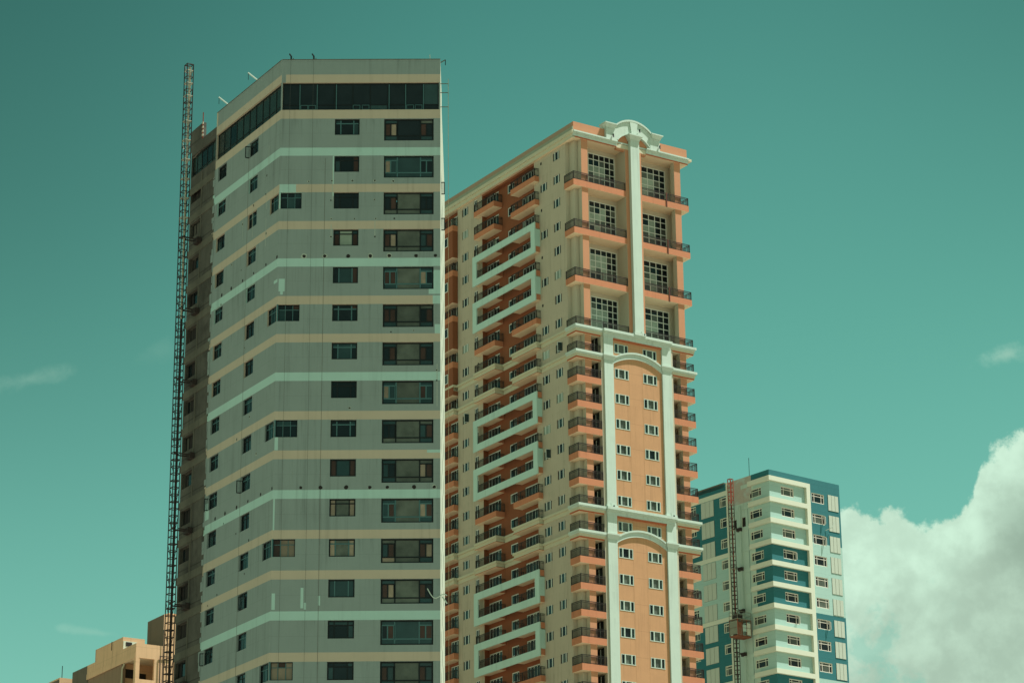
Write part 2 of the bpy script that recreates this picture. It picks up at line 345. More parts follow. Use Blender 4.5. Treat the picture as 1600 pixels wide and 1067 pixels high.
# ================================================================== GREY TOWER
GZ = radians(90-89.2)
grey = thing('apartment_tower', 'tall grey tower with tan and mint bands and a bare concrete strip', 'apartment tower', (-17.480, 182.163, 0), GZ)
sa = radians(90+31.73) - GZ
SU = (cos(sa), sin(sa)); SN = (-SU[1], SU[0])
if SN[0] > 0: SN = (-SN[0], -SN[1])
FR = Pl((0, 0), (1, 0), (0, -1)); SD = Pl((0, 0), SU, SN)
WID, SPL, SEND, DEP = 12.17, 11.55, 16.3, 24.0
RT = Pl((WID, 0), (0, 1), (1, 0))
ROOF, TANT, GLT, GLB, TAN2 = 88.22, 86.98, 86.30, 84.02, 83.29
NB = 15
ZB = [80.88-3.0*i for i in range(NB+2)]
def band(z):
    for i, t in enumerate(ZB):
        if t-.66 <= z <= t: return i
    return None
WHT = (0, 3, 6, 9, 12, 15)
def gmat(front):
    def f(u, z):
        if z > TANT: return M_PLASTER
        if z > GLT: return M_TAN if not (front and u < .32) else M_PLASTER
        if TAN2 < z <= GLB: return M_TAN
        i = band(z)
        if not front and u > SPL + .35*sin(z*1.7)*.5 + .02*(83-z)*.25: return M_CONC
        if i is not None:
            if i in WHT: return M_MINT
            if front and i == 1 and u < 1.25: return M_MINT
            if front and i == 4 and u > 11.6: return M_MINT
            if front and i == 8 and u > 11.2 and z > ZB[8]-.22: return M_MINT
            return M_TAN
        if front:
            for (a, b, c, d) in PATCH:
                if a <= u <= b and c <= z <= d: return M_MINT
        elif not front:
            for (a, b, c, d) in PATCHS:
                if a <= u <= b and c <= z <= d: return M_MINT
        return M_PLASTER
    return f
PATCH = [(.1, .55, 69.25, 70.25), (.22, .42, 69.0, 69.3), (11.3, WID, 69.0, 69.7), (11.6, WID, 69.7, 70.9), (.05, .3, 56.9, 57.9), (11.75, WID, 65.3, 66.6),
         (.05, .16, 50.85, 53.4), (.08, .32, 45.0, 46.2), (2.15, 2.35, 45.1, 46.6), (2.4, 2.55, 45.0, 45.5), (3.4, 3.55, 45.3, 46.0), (4.0, 4.1, 76.9, 80.2)]
PATCHS = [(.0, .6, 70.0, 70.25), (11.2, 11.5, 44.0, 48), (10.9, 11.5, 54.3, 55.6)]
aw, bw, cw, sr, slw, chw = [], [], [], [], [], []
for i in [-1] + list(range(NB)):
    top = TAN2-.03 if i == -1 else ZB[i]-.67
    aw.append((i, (4.12, 6.01, top-1.33, top))); bw.append((i, (7.88, 11.66, top-1.82, top)))
    sr.append((i, (3.83, 5.38, top-1.25, top))); slw.append((i, (9.50, 11.05, top-1.22, top)))
    if i >= -1: chw.append((i, (14.25, 16.1, top-1.25-.1, top-.1)))
    if i in (1, 4, 7, 10, 13): cw.append((i, (.10, 1.69, top-1.32, top)))
allz = [z for t in ZB for z in (t, t-.66)] + [TANT, GLT, GLB, TAN2] + [ZB[8]-.22]
holes = [h for _, h in aw+bw+cw] + [(.08, 12.06, GLB, GLT)]
mb = MB(); facade(mb, FR, 0, WID, 0, ROOF, holes, gmat(True), [.32, 1.25, 11.6, 11.2, *[x for p in PATCH for x in p[:2]]], allz + [x for p in PATCH for x in p[2:]], rec=.22)
mb.build('front_wall', grey)
sh = [h for _, h in sr+slw] + [(.10, 1.55, h[2], h[3]) for _, h in cw] + [(.08, SPL-.05, GLB, GLT)]
mb = MB(); facade(mb, SD, 0, SPL+.03, 0, ROOF, sh, lambda u, z: gmat(False)(min(u, SPL-.6), z), [x for p in PATCHS for x in p[:2]], allz + [x for p in PATCHS for x in p[2:]], rec=.22)
mb.box(SD, SPL-.22, SPL+.02, -.32, .015, GLT+.7, ROOF+.03, M_CREAMC)  # parapet end in a paler colour, its sunlit brightness painted in
mb.build('side_wall', grey)
# concrete strip, ledges at floors
ch = [h for _, h in chw] + [(SPL+.12, SEND-.05, GLB+.25, GLT-.15)]
mb = MB(); facade(mb, SD, SPL+.03, SEND, 0, 87.05, ch, lambda u, z: M_CONC, rec=.35, revmat=M_CONC)
for i in range(-1, NB+1):
    zz = (TAN2 if i == -1 else ZB[i])
    mb.box(SD, SPL+.10, SEND+.02, -.02, .05, zz-.62, zz-.02, M_CONC2)
for k in range(60):                                         # ragged edge of the plaster
    z = 40+k*.72+R.uniform(-.2, .2); mb.box(SD, SPL-.02, SPL+R.uniform(.05, .42), -.01, .028, z, z+R.uniform(.4, .8), M_PLASTER if band(z+.3) is None else (M_MINT if band(z+.3) in WHT else M_TAN))
mb.box(SD, 14.0, 14.18, -.02, .035, 0, 84, M_CONC2)
mb.build('bare_concrete_strip', grey, 'stained bare concrete strip with unfinished openings')
mb = MB()
mb.hexa([SD.p(14.2, -.3, 87.0), SD.p(16.5, -.3, 86.6), SD.p(16.5, -.02, 86.6), SD.p(14.2, -.02, 87.0), SD.p(14.25, -.3, 88.5), SD.p(16.5, -.3, 88.45), SD.p(16.5, -.02, 88.45), SD.p(14.25, -.02, 88.5)], M_CONC)
mb.box(SD, SPL+.05, SEND, -.3, .01, 86.5, 87.06, M_CONC)
mb.bar(SD.p(14.15, .05, 87), SD.p(14.15, .05, 89.3), .07, M_RED)
for k in range(4): mb.box(SD, 14.05, 14.25, .02, .1, 87.2+k*.35, 87.38+k*.35, M_CREAMC)
mb.build('roof_stub_wall', grey)
# rest of the body
e = SD.p(SEND, 0, 0)
body = [(WID, 0), (WID, DEP), (e.x+2.0, DEP+6), (e.x, e.y)]
mb = MB()
facade(mb, RT, 0, DEP, 0, ROOF-1.2, [(3+6*j, 4.6+6*j, ZB[i]-2.0, ZB[i]-.7) for j in range(3) for i in range(NB)], lambda u, z: M_FIN, rec=.2)
mb.quad((WID, 0, ROOF-1.2), (WID, 7, ROOF-1.2), (WID, 7, ROOF), (WID, 0, ROOF), M_FIN)
mb.build('right_end_wall', grey)
mb = MB()
mb.quad((WID, DEP, 0), (e.x+2, DEP+6, 0), (e.x+2, DEP+6, 86), (WID, DEP, 87.0), M_CONC)
mb.quad((e.x+2, DEP+6, 0), (e.x, e.y, 0), (e.x, e.y, 86), (e.x+2, DEP+6, 86), M_CONC)
mb.build('rear_wall', grey)
mb = MB(); p1 = SD.p(SPL, -.3, 0)
mb.poly([(0.2, .3, ROOF-1.1), (WID-.2, .3, ROOF-1.1), (WID-.2, DEP, ROOF-1.1), (e.x+2, DEP+6, 86.0), (e.x, e.y, 86.0), (p1.x, p1.y, 86.5)], M_ROOF)
mb.box(FR, .2, WID, -.32, -.02, ROOF-1.2, ROOF-.002, M_PLASTER); mb.box(SD, .3, SPL, -.32, -.02, ROOF-1.2, ROOF-.002, M_PLASTER)
mb.box(FR, .02, WID, -.34, .03, ROOF, ROOF+.05, M_CONC2); mb.box(SD, 0.05, SPL, -.34, .03, ROOF, ROOF+.05, M_CONC2)
mb.build('roof', grey)
# end wall windows (seen edge-on, some standing open)
for j in range(1):
    for i in range(NB):
        h = (3+6*j, 4.6+6*j, ZB[i]-2.0, ZB[i]-.7)
        window(grey, RT, h, [(0, .5, 0, 1), (.5, 1, 0, 1)], .06, .15, M_FRAME_D, casement=(1.0, -.22, 1.5) if i in (-1, 0, 1) else None)
for j in (1, 2):
    for i in range(NB):
        if i < 12: window(grey, RT, (3+6*j, 4.6+6*j, ZB[i]-2.0, ZB[i]-.7), [(0, .5, 0, 1), (.5, 1, 0, 1)], .06, .15, M_FRAME_D, name='rear_window')
mb = MB()
for j in (1, 2):
    for i in range(12, NB): mb.box(RT, 3+6*j, 4.6+6*j, -.15, -.1, ZB[i]-2.0, ZB[i]-.7, G_DARK)
mb.build('lower_rear_glazing', grey)
def pick(*opts):
    t = R.random()*sum(o[1] for o in opts)
    for m, wt in opts:
        t -= wt
        if t <= 0: return m
    return opts[-1][0]
A_L = [(0, .24, 0, .74), (.24, .76, 0, .74), (.76, 1, 0, .74), (0, .24, .74, 1), (.24, .76, .74, 1), (.76, 1, .74, 1)]
for n, (i, h) in enumerate(aw):
    mode = R.choice(['dark', 'dark', 'mix', 'teal', 'dark'])
    if i in (9, 10): mode = 'tan'
    if i == 2: mode = 'cur'
    def gf(a, c, d, e_, mode=mode, i=i):
        top = d > .5; mid = .2 < a < .5
        if mode == 'tan': return G_TANB if not mid else G_GREY
        if mode == 'cur': return G_PALE if mid else (G_BROWN if not top else G_TEAL)
        if mode == 'mix': return G_TEAL if (top or mid) else pick((G_DARK, 2), (G_BROWN, 1))
        if mode == 'teal': return G_PALE if (top and mid and R.random() < .6) else pick((G_TEAL, 2), (G_DARK, 1))
        return pick((G_DARK, 5), (G_TEAL, 1), (G_BROWN, .6 if a > .6 else 0))
    L = A_L if i not in (3, 8, 11, 14) else [(0, .24, 0, 1), (.24, .76, 0, 1), (.76, 1, 0, 1)]
    window(grey, FR, h, L, .10, .17, M_FRAME_D, bar=M_FRAME_T if i in (-1, 3, 5, 7, 11, 10, 4) else M_FRAME_D, glassfn=gf)
B_L = [(.025, .135, .25, .80), (.135, .255, .25, .80), (0, .27, .80, 1), (0, .27, 0, .25), (.27, .735, .25, 1), (.27, .735, 0, .25), (.735, .855, .25, .80), (.855, .98, .25, .80), (.735, 1, .80, 1), (.735, 1, 0, .25)]
for n, (i, h) in enumerate(bw):
    tone = {9: 'tan', 2: 'grey', 3: 'grey', -1: 'dark', 0: 'pale', 10: 'tan'}.get(i, R.choice(['grey', 'grey', 'teal', 'grey']))
    def gf(a, c, d, e_, tone=tone):
        mid = .2 < a < .6; side = (c-a) < .2
        if mid: return {'tan': G_GREY, 'grey': G_GREY, 'dark': G_DARK, 'pale': G_TEAL, 'teal': G_TEAL}[tone]
        if side: return pick((G_BROWN, 3), (G_DARK, 2), (G_TANB, 4 if tone == 'tan' else 1.6), (G_TEAL, 1))
        return pick((G_TEAL, 4), (G_TANB, 2 if tone == 'tan' else .2), (G_GREY, 1))
    o = window(grey, FR, h, B_L, .11, .17, M_FRAME_D, glassfn=gf, bar=M_FRAME_D if i % 3 else M_FRAME_T)
for n, (i, h) in enumerate(cw):
    gf = (lambda a, c, d, e_, i=i: pick((G_TANB, 3), (G_BROWN, 2)) if i >= 10 else pick((G_DARK, 4), (G_TEAL, 1), (G_BROWN, .5)))
    window(grey, FR, h, [(0, .33, 0, .7), (.33, .68, 0, .7), (.68, 1, 0, .7), (0, .33, .7, 1), (.33, .68, .7, 1), (.68, 1, .7, 1)], .06, .17, M_FRAME_D, bar=M_FRAME_T, glassfn=gf, name='corner_window')
    window(grey, SD, (.10, 1.55, h[2], h[3]), [(0, .33, 0, .7), (.33, .66, 0, .7), (.66, 1, 0, .7), (0, .33, .7, 1), (.33, .66, .7, 1), (.66, 1, .7, 1)], .06, .17, M_FRAME_D, bar=M_FRAME_T, glassfn=lambda a, c, d, e_: pick((G_DARK, 2), (G_TEAL, 1)), name='corner_window')
    mb = MB(); mb.box(FR, .0, .10, -.10, .012, h[2], h[3], M_FRAME_T if i != 1 else M_MINT); mb.build('corner_mullion', grey)
S_L = [(0, .5, 0, .72), (.5, 1, 0, .72), (0, .5, .72, 1), (.5, 1, .72, 1)]
for n, (i, h) in enumerate(sr):
    window(grey, SD, h, S_L, .075, .18, M_FRAME_D, bar=M_FRAME_T if R.random() < .5 else M_FRAME_D, glassfn=lambda a, c, d, e_: pick((G_DARK, 4), (G_TEAL, 1)), casement=(1.0, -.28, 1.85) if i in (-1, 8) else ((.45, .3, .9) if i == 11 else None))
for n, (i, h) in enumerate(slw):
    window(grey, SD, h, S_L, .075, .18, M_FRAME_D, bar=M_FRAME_T if R.random() < .5 else M_FRAME_D, glassfn=lambda a, c, d, e_: pick((G_DARK, 4), (G_TEAL, 1)), casement=(1.0, -.26, 2.1) if i in (8, 12) else None)
for n, (i, h) in enumerate(chw):
    window(grey, SD, h, [(0, .35, 0, 1), (.35, .7, 0, 1), (.7, 1, 0, 1)], .05, .32, M_CONC if i % 2 else M_FRAME_D, glassfn=lambda a, c, d, e_: pick((M_HOLE, 3), (G_DARK, 1), (M_CONC, .5)), name='unfinished_window')
# top glazed storey: tall panes with dark bars and low transom
def glazed(pl, u0, u1, z0, z1, cuts, nm, seed):
    W, H = u1-u0, z1-z0; L = []
    c = [0] + [(x-u0)/W for x in cuts] + [1]
    for a, b in zip(c[:-1], c[1:]): L += [(a, b, 0, .21), (a, b, .21, 1)]
    rr = random.Random(seed)
    o = window(grey, pl, (u0, u1, z0, z1), L, .085, .2, M_FRAME_D, glassfn=lambda a, c_, d, e_: (G_DARK if seed == 3 else G_SLATE) if rr.random() < .85 else (G_TEAL if seed == 3 else G_DARK), name=nm)
    return o
o = glazed(FR, .08, 12.06, GLB, GLT, [1.41, 2.73, 4.05, 5.46, 6.79, 8.13, 9.51, 10.87], 'roof_storey_glazing', 3)
for x in (1.41, 2.73, 4.2, 8.24, 9.51, 10.87):
    mb = MB(); mb.box(FR, x-.03, x+.03, -.14, -.11, GLB+.05, GLT-.12, M_FRAME_T); mb.build('glazing_bar', o)
for x in (1.75, 2.35, 5.75, 6.45, 9.85, 10.5):
    mb = MB()
    for (a, b, c, d) in ((x-.28, x+.28, .05, .09), (x-.28, x+.28, .40, .44), (x-.28, x-.24, .09, .40), (x+.24, x+.28, .09, .40)): mb.box(FR, a, b, -.13, -.10, GLB+c, GLB+d, M_FRAME_T)
    mb.build('vent_light', o)
glazed(SD, .08, SPL-.05, GLB, GLT, [1.2, 2.4, 3.55, 4.7, 5.85, 7.0, 8.15, 9.3, 10.4], 'roof_storey_glazing', 4)
glazed(SD, SPL+.12, SEND-.05, GLB+.25, GLT-.15, [12.6, 13.6, 14.6, 15.5], 'roof_storey_glazing', 5)
# wall holes left by the scaffold ties
def blob(pl, u, z, r, nm='anchor_hole', ring=True, tall=1.0):
    mb = MB()
    if ring:
        k = 9; ps = [pl.p(u + r*1.6*R.uniform(.7, 1.15)*cos(2*pi*j/k), .006, z + tall*r*1.5*R.uniform(.7, 1.15)*sin(2*pi*j/k)) for j in range(k)]
        mb.poly(ps, M_SMUDGE)
    k = 8; ps = [pl.p(u + r*R.uniform(.75, 1.1)*cos(2*pi*j/k), .012, z + tall*r*R.uniform(.75, 1.1)*sin(2*pi*j/k)) for j in range(k)]
    mb.poly(ps, M_HOLE); return mb.build(nm, grey)
for i in (3, 9):
    for u in (2.05, 3.5, 5.35, 6.95, 8.4, 10.3, 11.75): blob(FR, u+R.uniform(-.1, .1), ZB[i]+.17, R.uniform(.13, .18), ring=R.random() < (.45 if i == 3 else .2))
    for u in (.15, 2.0, 4.1, 6.0, 8.0, 9.7): blob(SD, u, ZB[i]+.16, R.uniform(.09, .14), ring=False, tall=1.3)
for u, z in ((2.2, 78.1), (3.95, 78.15), (5.5, 78.15), (7.2, 78.15), (8.6, 78.1), (3.9, 76.55), (7.2, 76.6), (3.95, 75.05), (5.7, 75.05), (7.3, 75.05), (8.7, 75.05), (3.95, 73.6), (7.25, 73.6),
             (10.2, 66.1), (5.5, 60.1), (11.9, 62.2), (11.9, 63.0), (8.5, 66.0)): blob(FR, u, z, R.uniform(.05, .09), ring=R.random() < .7)
for u, z in ((2.2, 79.4), (2.3, 77.9), (4.4, 77.7), (4.6, 76.6), (6.3, 76.8), (2.1, 74.6), (8.0, 74.0), (6.3, 73.0), (9.8, 71.3), (5.4, 66.4), (4.2, 60.6), (6.3, 59.4), (2.9, 57.4), (8.2, 53.3), (4.4, 48.6), (9.0, 48.0), (10.6, 47.5), (3.8, 51.0), (6.0, 52.0)):
    blob(SD, u, z, R.uniform(.05, .09), ring=R.random() < .5, tall=1.4)
for u, za, zb, nw in ((2.1, 76.6, 78.2, .05), (4.5, 75.1, 77.4, .05), (1.9, 80.2, 81.8, .05), (6.2, 75.5, 77.5, .04), (2.15, 73.6, 75.9, .05)):
    mb = MB(); mb.box(SD, u, u+nw, -.004, .006, za, zb, M_SMUDGE); mb.build('patching_line', grey)
for u, za, zb in ((3.93, 73.7, 74.6), (7.22, 73.6, 74.9), (3.98, 76.6, 79.0), (11.9, 60.2, 63.5)):
    mb = MB(); mb.box(FR, u, u+.05, -.004, .006, za, zb, M_SMUDGE); mb.build('patching_line', grey)
# joint line in the side plaster, roof posts and pipe davits
mb = MB(); mb.box(SD, 5.44, 5.475, -.004, .006, 36, 83, mat('dark_joint_line', (.10, .10, .08), .95, .1)); mb.build('expansion_joint', grey)  # joint drawn as a thin line in one dark colour
mb = MB(); mb.box(FR, 3.42, 3.445, -.004, .006, 36, 80, MATS['dark_joint_line']); mb.build('expansion_joint', grey)
for u in (4.45, 9.75):
    mb = MB(); mb.bar(SD.p(u, -.1, ROOF+.1), SD.p(u, .75, ROOF+.55), .09, M_WHITE); mb.bar(SD.p(u, .72, ROOF+.5), SD.p(u, .72, ROOF-.05), .035, M_FRAME_D); mb.build('roof_davit', grey)
for u in (.68, 2.42):
    mb = MB(); mb.bar(FR.p(u, -.1, ROOF), FR.p(u, -.1, ROOF+.38), .12, M_FRAME_D); mb.bar(FR.p(u, -.1, ROOF+.34), FR.p(u-.12, .12, ROOF+.46), .08, M_FRAME_D)
    mb.bar(FR.p(u+.16, -.15, ROOF), FR.p(u+.16, -.15, ROOF+.22), .06, M_CONC2); mb.build('roof_post', grey)
mb = MB(); mb.bar(FR.p(11.4, -.2, ROOF), FR.p(11.35, -.2, ROOF+.5), .05, M_WHITE); mb.build('roof_post', grey)
mb = MB(); mb.bar(FR.p(12.15, -.6, ROOF), FR.p(12.55, -.6, ROOF+.25), .06, M_CONC2); mb.bar(FR.p(12.55, -.6, ROOF+.25), FR.p(12.55, -.6, ROOF-.2), .06, M_FRAME_D)
mb.build('rope_bracket', grey)
for z in (86.35, 85.6, 84.4):
    mb = MB(); mb.bar(RT.p(.4, 0, z), RT.p(.4, .62, z), .045, M_CONC2); mb.bar(RT.p(.4, .6, z), RT.p(.4, .6, z-.2), .04, M_CONC2); mb.build('wall_bracket', grey)
# ropes: each hangs from the roof edge
def rope(x, n, ztop, zbot, label, m=M_ROPE, w=.015, sway=.0):
    mb = MB(); N = 8; prev = None
    for k in range(N+1):
        t = k/N; p = FR.p(x+sway*sin(t*3.1)*1.0, n+.05*sin(t*pi), ztop+(zbot-ztop)*t)
        if prev: mb.bar(prev, p, w, m)
        prev = p
    o = mb.build('hanging_rope'); o.location = grey.location; o.rotation_euler = grey.rotation_euler
    tag(o, label, 'rope', 'ropes down the grey tower')
rope(.68, .16, ROOF+.4, 1, 'thin dark rope hanging straight down the grey front, nearest its left corner')
rope(2.42, .16, ROOF+.4, 1, 'thin dark rope dropping from the second roof post down the grey front', sway=.08)
rope(12.78, .62, 86.3, 1, 'thin pale rope hanging clear of the grey tower beside its bright right edge', M_ROPEP, .03)
mb = MB()
for dx in (0, .0,): pass
for k in range(7):
    t0, t1 = k/7, (k+1)/7; f_ = lambda t: FR.p(11.25+1.4*t, .35, 46.4-.9*t-.4*sin(t*5))
    mb.bar(f_(t0), f_(t1), .06, M_WHITE)
mb.bar(FR.p(12.3, .35, 45.8), FR.p(12.65, .35, 45.3), .09, M_WHITE)
o = mb.build('cloth_strip'); o.location = grey.location; o.rotation_euler = grey.rotation_euler
tag(o, 'torn pale strip blowing across the right edge of the grey tower', 'loose strip')

# ================================================================== HOIST MASTS
def mast(name, label, frame, c, half, ztop, ax, step, ties, wall_n, mats, group, redtop=None, drum=None):
    """lattice mast standing on the ground; c = (u, n) on a building plane"""
    root = thing(name, label, 'hoist mast', frame.matrix_world @ ax.p(c[0], c[1], 0), frame.rotation_euler[2], group)
    off = ax.p(c[0], c[1], 0)
    P = lambda a, b, z: ax.p(c[0]+a*half, c[1]+b*half, z) - off
    dark, pale = mats
    legs = [(-1, -1), (1, -1), (1, 1), (-1, 1)]
    mb = MB(); n = int(ztop/step)
    for j, (a, b) in enumerate(legs):
        mb.bar(P(a, b, 0), P(a, b, ztop-3.5), .07, dark); mb.bar(P(a, b, ztop-3.5), P(a, b, ztop), .07, redtop or (pale if j == 1 else dark))
    for k in range(n+1):
        z = ztop-k*step; m = (redtop or (pale if k % 2 else dark)) if ztop-z < 3.5 else (pale if (k % 3 == 0 and ztop-z < 14) else dark)
        for j in range(4):
            p, q = legs[j], legs[(j+1) % 4]; mb.bar(P(*p, z), P(*q, z), .05, m)
            if k % 4 == 0 and z > 25 and j in (0, 2):
                mb.bar(P(*p, z), P(*q, z-step*2), .035, m)
        if k % 3 == 0: mb.bar(P(-1, -1, z), P(1, 1, z), .05, m)
    mb.build('mast_frame', root)
    mb = MB(); mb.bar(P(0, -.2, 0), P(0, -.2, ztop-22), .11, dark); mb.bar(P(0, -.2, ztop-22), P(0, -.2, ztop-.2), .13, redtop or pale); mb.bar(P(1.6, -1.2, 0), P(1.6, -1.2, ztop-12), .11, pale); mb.bar(P(0, -.2, ztop-13), P(1.6, -1.2, ztop-13), .07, pale); mb.build('rack_rail', root)
    for z in ties:
        mb = MB()
        for s_ in (-1, 1):
            mb.bar(P(s_, -1, z), ax.p(c[0]+.25*s_, wall_n+.35, z+.02)-off, .09, dark)
        mb.bar(P(-1, 0, z+.1), P(1, 0, z+.1), .09, dark)
        mb.box(Pl(ax.o-Vector((off.x, off.y, 0)), ax.u, ax.n), c[0]-.4, c[0]+.4, wall_n, wall_n+.36, z-.25, z+.22, dark)
        mb.build('wall_tie', root)
    mb = MB(); mb.box(Pl((0, 0), (1, 0), (0, 1)), -1.0, 1.0, -1.0, 1.0, 0, .35, M_CONC2); mb.build('base_block', root)
    return root
bpy.context.view_layer.update()
mast('hoist_mast', 'tall dark lattice hoist mast beside the bare concrete of the grey tower', grey, (14.15, 1.45), .27, 93.2, SD, .56,
     [78.05, 72.05, 66.1, 60.1, 54.1, 48.15, 42.1, 36, 30, 24, 18, 12, 6], .05, (M_MAST, M_MASTP), 'hoist masts beside the towers')

# ================================================================== CREAM AND ORANGE TOWER
OR = thing('balcony_tower', 'cream and orange tower with white pilasters, arched cornices and rows of balconies', 'apartment tower', (7.028, 269.909, 0), radians(32.706))
RF = Pl((0, 0), (1, 0), (0, -1))       # right facade: u=r, outward=-a
LF = Pl((0, 0), (0, 1), (-1, 0))       # left facade: u=a, outward=-r
W_, D_ = 16.1, 36.0
def Z(k): return 97.67+2.885*k if k >= 0 else 97.67+2.91*k
KMIN = -15
CZ = 2*8.1
mir = lambda r: CZ-r
BW = .25                                # beige wall plane (r)
def LP(r): return Pl((r, 0), (0, 1), (-1, 0))
def RP(a): return Pl((0, a), (1, 0), (0, -1))
Lb = LP(BW); OW = .85
ks = list(range(7, KMIN-1, -1))
# --- left facade walls
holes1, w1 = [], []
for k in ks:
    h = (3.05, 4.42, Z(k)+.73, Z(k)+1.78); holes1.append(h); w1.append(h)
    if k <= 0 or k % 2 == 0: h = (5.68, 7.12, Z(k)+.70, Z(k)+1.72); holes1.append(h); w1.append(h)
mb = MB(); facade(mb, Lb, 1.9, 8.35, 0, 120.3, holes1, lambda u, z: M_CREAM)
mb.quad(Lb.p(8.35, 0, 0), Lb.p(8.35, -(OW-BW)-.1, 0), Lb.p(8.35, -(OW-BW)-.1, 120.3), Lb.p(8.35, 0, 120.3), M_CREAM)
mb.build('cream_wall', OR)
holes2, w2, w2s = [], [], []
for k in ks:
    h = (22.83, 24.25, Z(k)+.72, Z(k)+1.76); holes2.append(h); w2.append(h)
    if k <= -1 or k % 2: h = (20.75, 21.55, Z(k)+.15, Z(k)+1.95); holes2.append(h); w2s.append(h)
mb = MB(); facade(mb, Lb, 19.7, 25.25, 0, 120.3, holes2, lambda u, z: M_CREAM)
mb.quad(Lb.p(19.7, 0, 0), Lb.p(19.7, -1.0, 0), Lb.p(19.7, -1.0, 120.3), Lb.p(19.7, 0, 120.3), M_BRICKO)
mb.quad(Lb.p(25.25, 0, 0), Lb.p(25.25, -1.0, 0), Lb.p(25.25, -1.0, 120.3), Lb.p(25.25, 0, 120.3), M_CREAM)
mb.build('cream_wall', OR)
LO = LP(OW); holes3, w3, w3b, w3c = [], [], [], []
for k in ks:
    a = (13.50, 15.0, Z(k)+.62, Z(k)+1.72); b = (9.35, 11.9, Z(k)+.04, Z(k)+1.78); c = (16.95, 19.6, Z(k)+.04, Z(k)+1.76)
    w3.append(a); w3b.append(b); w3c.append(c); holes3 += [a, b, c]
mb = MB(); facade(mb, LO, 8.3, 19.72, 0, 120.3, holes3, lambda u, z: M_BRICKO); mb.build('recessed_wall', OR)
holes4, w4 = [], []
for k in ks:
    h = (25.45, 27.9, Z(k)+.04, Z(k)+1.85); holes4.append(h); w4.append(h)
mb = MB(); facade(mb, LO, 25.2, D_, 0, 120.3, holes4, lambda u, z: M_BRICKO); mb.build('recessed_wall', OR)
def g3(a, c, d, e): return pick((G_TEAL, 3), (G_DARK, 2), (G_GREY, .4))
T3 = [(0, .22, 0, 1), (.30, .72, 0, 1), (.80, 1, 0, 1)]
def three(h, pl, nm='window', fw=.05, rec=.12, oc=False):
    u0, u1, z0, z1 = h; W = u1-u0; mb = MB(); g = MB(); pale = R.random() < .10
    for a, b in ((.215, .295), (.705, .785)): mb.box(pl, u0+a*W, u0+b*W, -rec-.02, -.04, z0, z1, M_WFRAME)
    mb.box(pl, u0, u1, -rec-.02, -rec+.04, z0, z0+.03, M_WFRAME); mb.box(pl, u0, u1, -rec-.02, -rec+.04, z1-.03, z1, M_WFRAME)
    for a, b in ((0, .21), (.30, .72), (.81, 1)):
        m = G_PALE if pale else g3(0, 0, 0, 0)
        P = [pl.p(u0+a*W, -rec+.02, z0), pl.p(u0+b*W, -rec+.02, z0), pl.p(u0+b*W, -rec+.02, z1), pl.p(u0+a*W, -rec+.02, z1)]
        if pl.u.cross(Vector((0, 0, 1))).dot(pl.n) < 0: P = P[::-1]
        g.quad(*P, m)
    if oc:
        a_ = pl.p(u0+.15*W, -.02, 0); q = a_+pl.n*.45+pl.u*.12
        mb.bar(a_+Vector((0, 0, z0)), q+Vector((0, 0, z0)), .05, M_WFRAME); mb.bar(a_+Vector((0, 0, z1)), q+Vector((0, 0, z1)), .05, M_WFRAME); mb.bar(q+Vector((0, 0, z0)), q+Vector((0, 0, z1)), .05, M_WFRAME)
        g.quad(a_+Vector((0, 0, z0)), q+Vector((0, 0, z0)), q+Vector((0, 0, z1)), a_+Vector((0, 0, z1)), G_TEAL)
    o = mb.build(nm, OR); g.build('pane', o); return o
for j, h in enumerate(w1): three(h, Lb, oc=j in (12, 21))
for j, h in enumerate(w2): three(h, Lb, oc=j == 9)
for h in w3: window(OR, LO, h, [(0, .34, 0, 1), (.34, 1, 0, 1)], .10, .10, M_WFRAME, glassfn=g3, name='recessed_window')
def gd(a, c, d, e): return pick((G_TEAL, 3), (G_DARK, 4), (G_PALE, .35), (G_GREY, .3))
for h in w3b: window(OR, LO, h, [(0, .25, 0, 1), (.25, .5, 0, 1), (.5, .75, 0, 1), (.75, 1, 0, 1)], .11, .10, M_WFRAME, glassfn=gd, name='sliding_door')
for h in w3c: window(OR, LO, h, [(0, .25, 0, 1), (.25, .5, 0, 1), (.5, .75, 0, 1), (.75, 1, 0, 1)], .11, .10, M_WFRAME, glassfn=gd, name='sliding_door')
for h in w4: window(OR, LO, h, [(0, .25, 0, 1), (.25, .5, 0, 1), (.5, .75, 0, 1), (.75, 1, 0, 1)], .09, .10, M_WFRAME, glassfn=gd, name='balcony_door')
for h in w2s: window(OR, Lb, h, [(0, .5, 0, 1), (.5, 1, 0, 1)], .08, .10, M_WFRAME, glassfn=lambda a, b, c, d: G_DARK, name='slit_door')
for k in (7, 5, 3, 1):
    mb = MB(); mb.box(Lb, 6.75, 6.98, -.02, .03, Z(k)+1.25, Z(k)+1.55, M_HOLE); mb.build('vent', OR)
for k in (6, 4, 2, 0):
    mb = MB(); mb.box(Lb, 20.6, 20.8, -.02, .03, Z(k)+1.25, Z(k)+1.5, M_HOLE); mb.build('vent', OR)
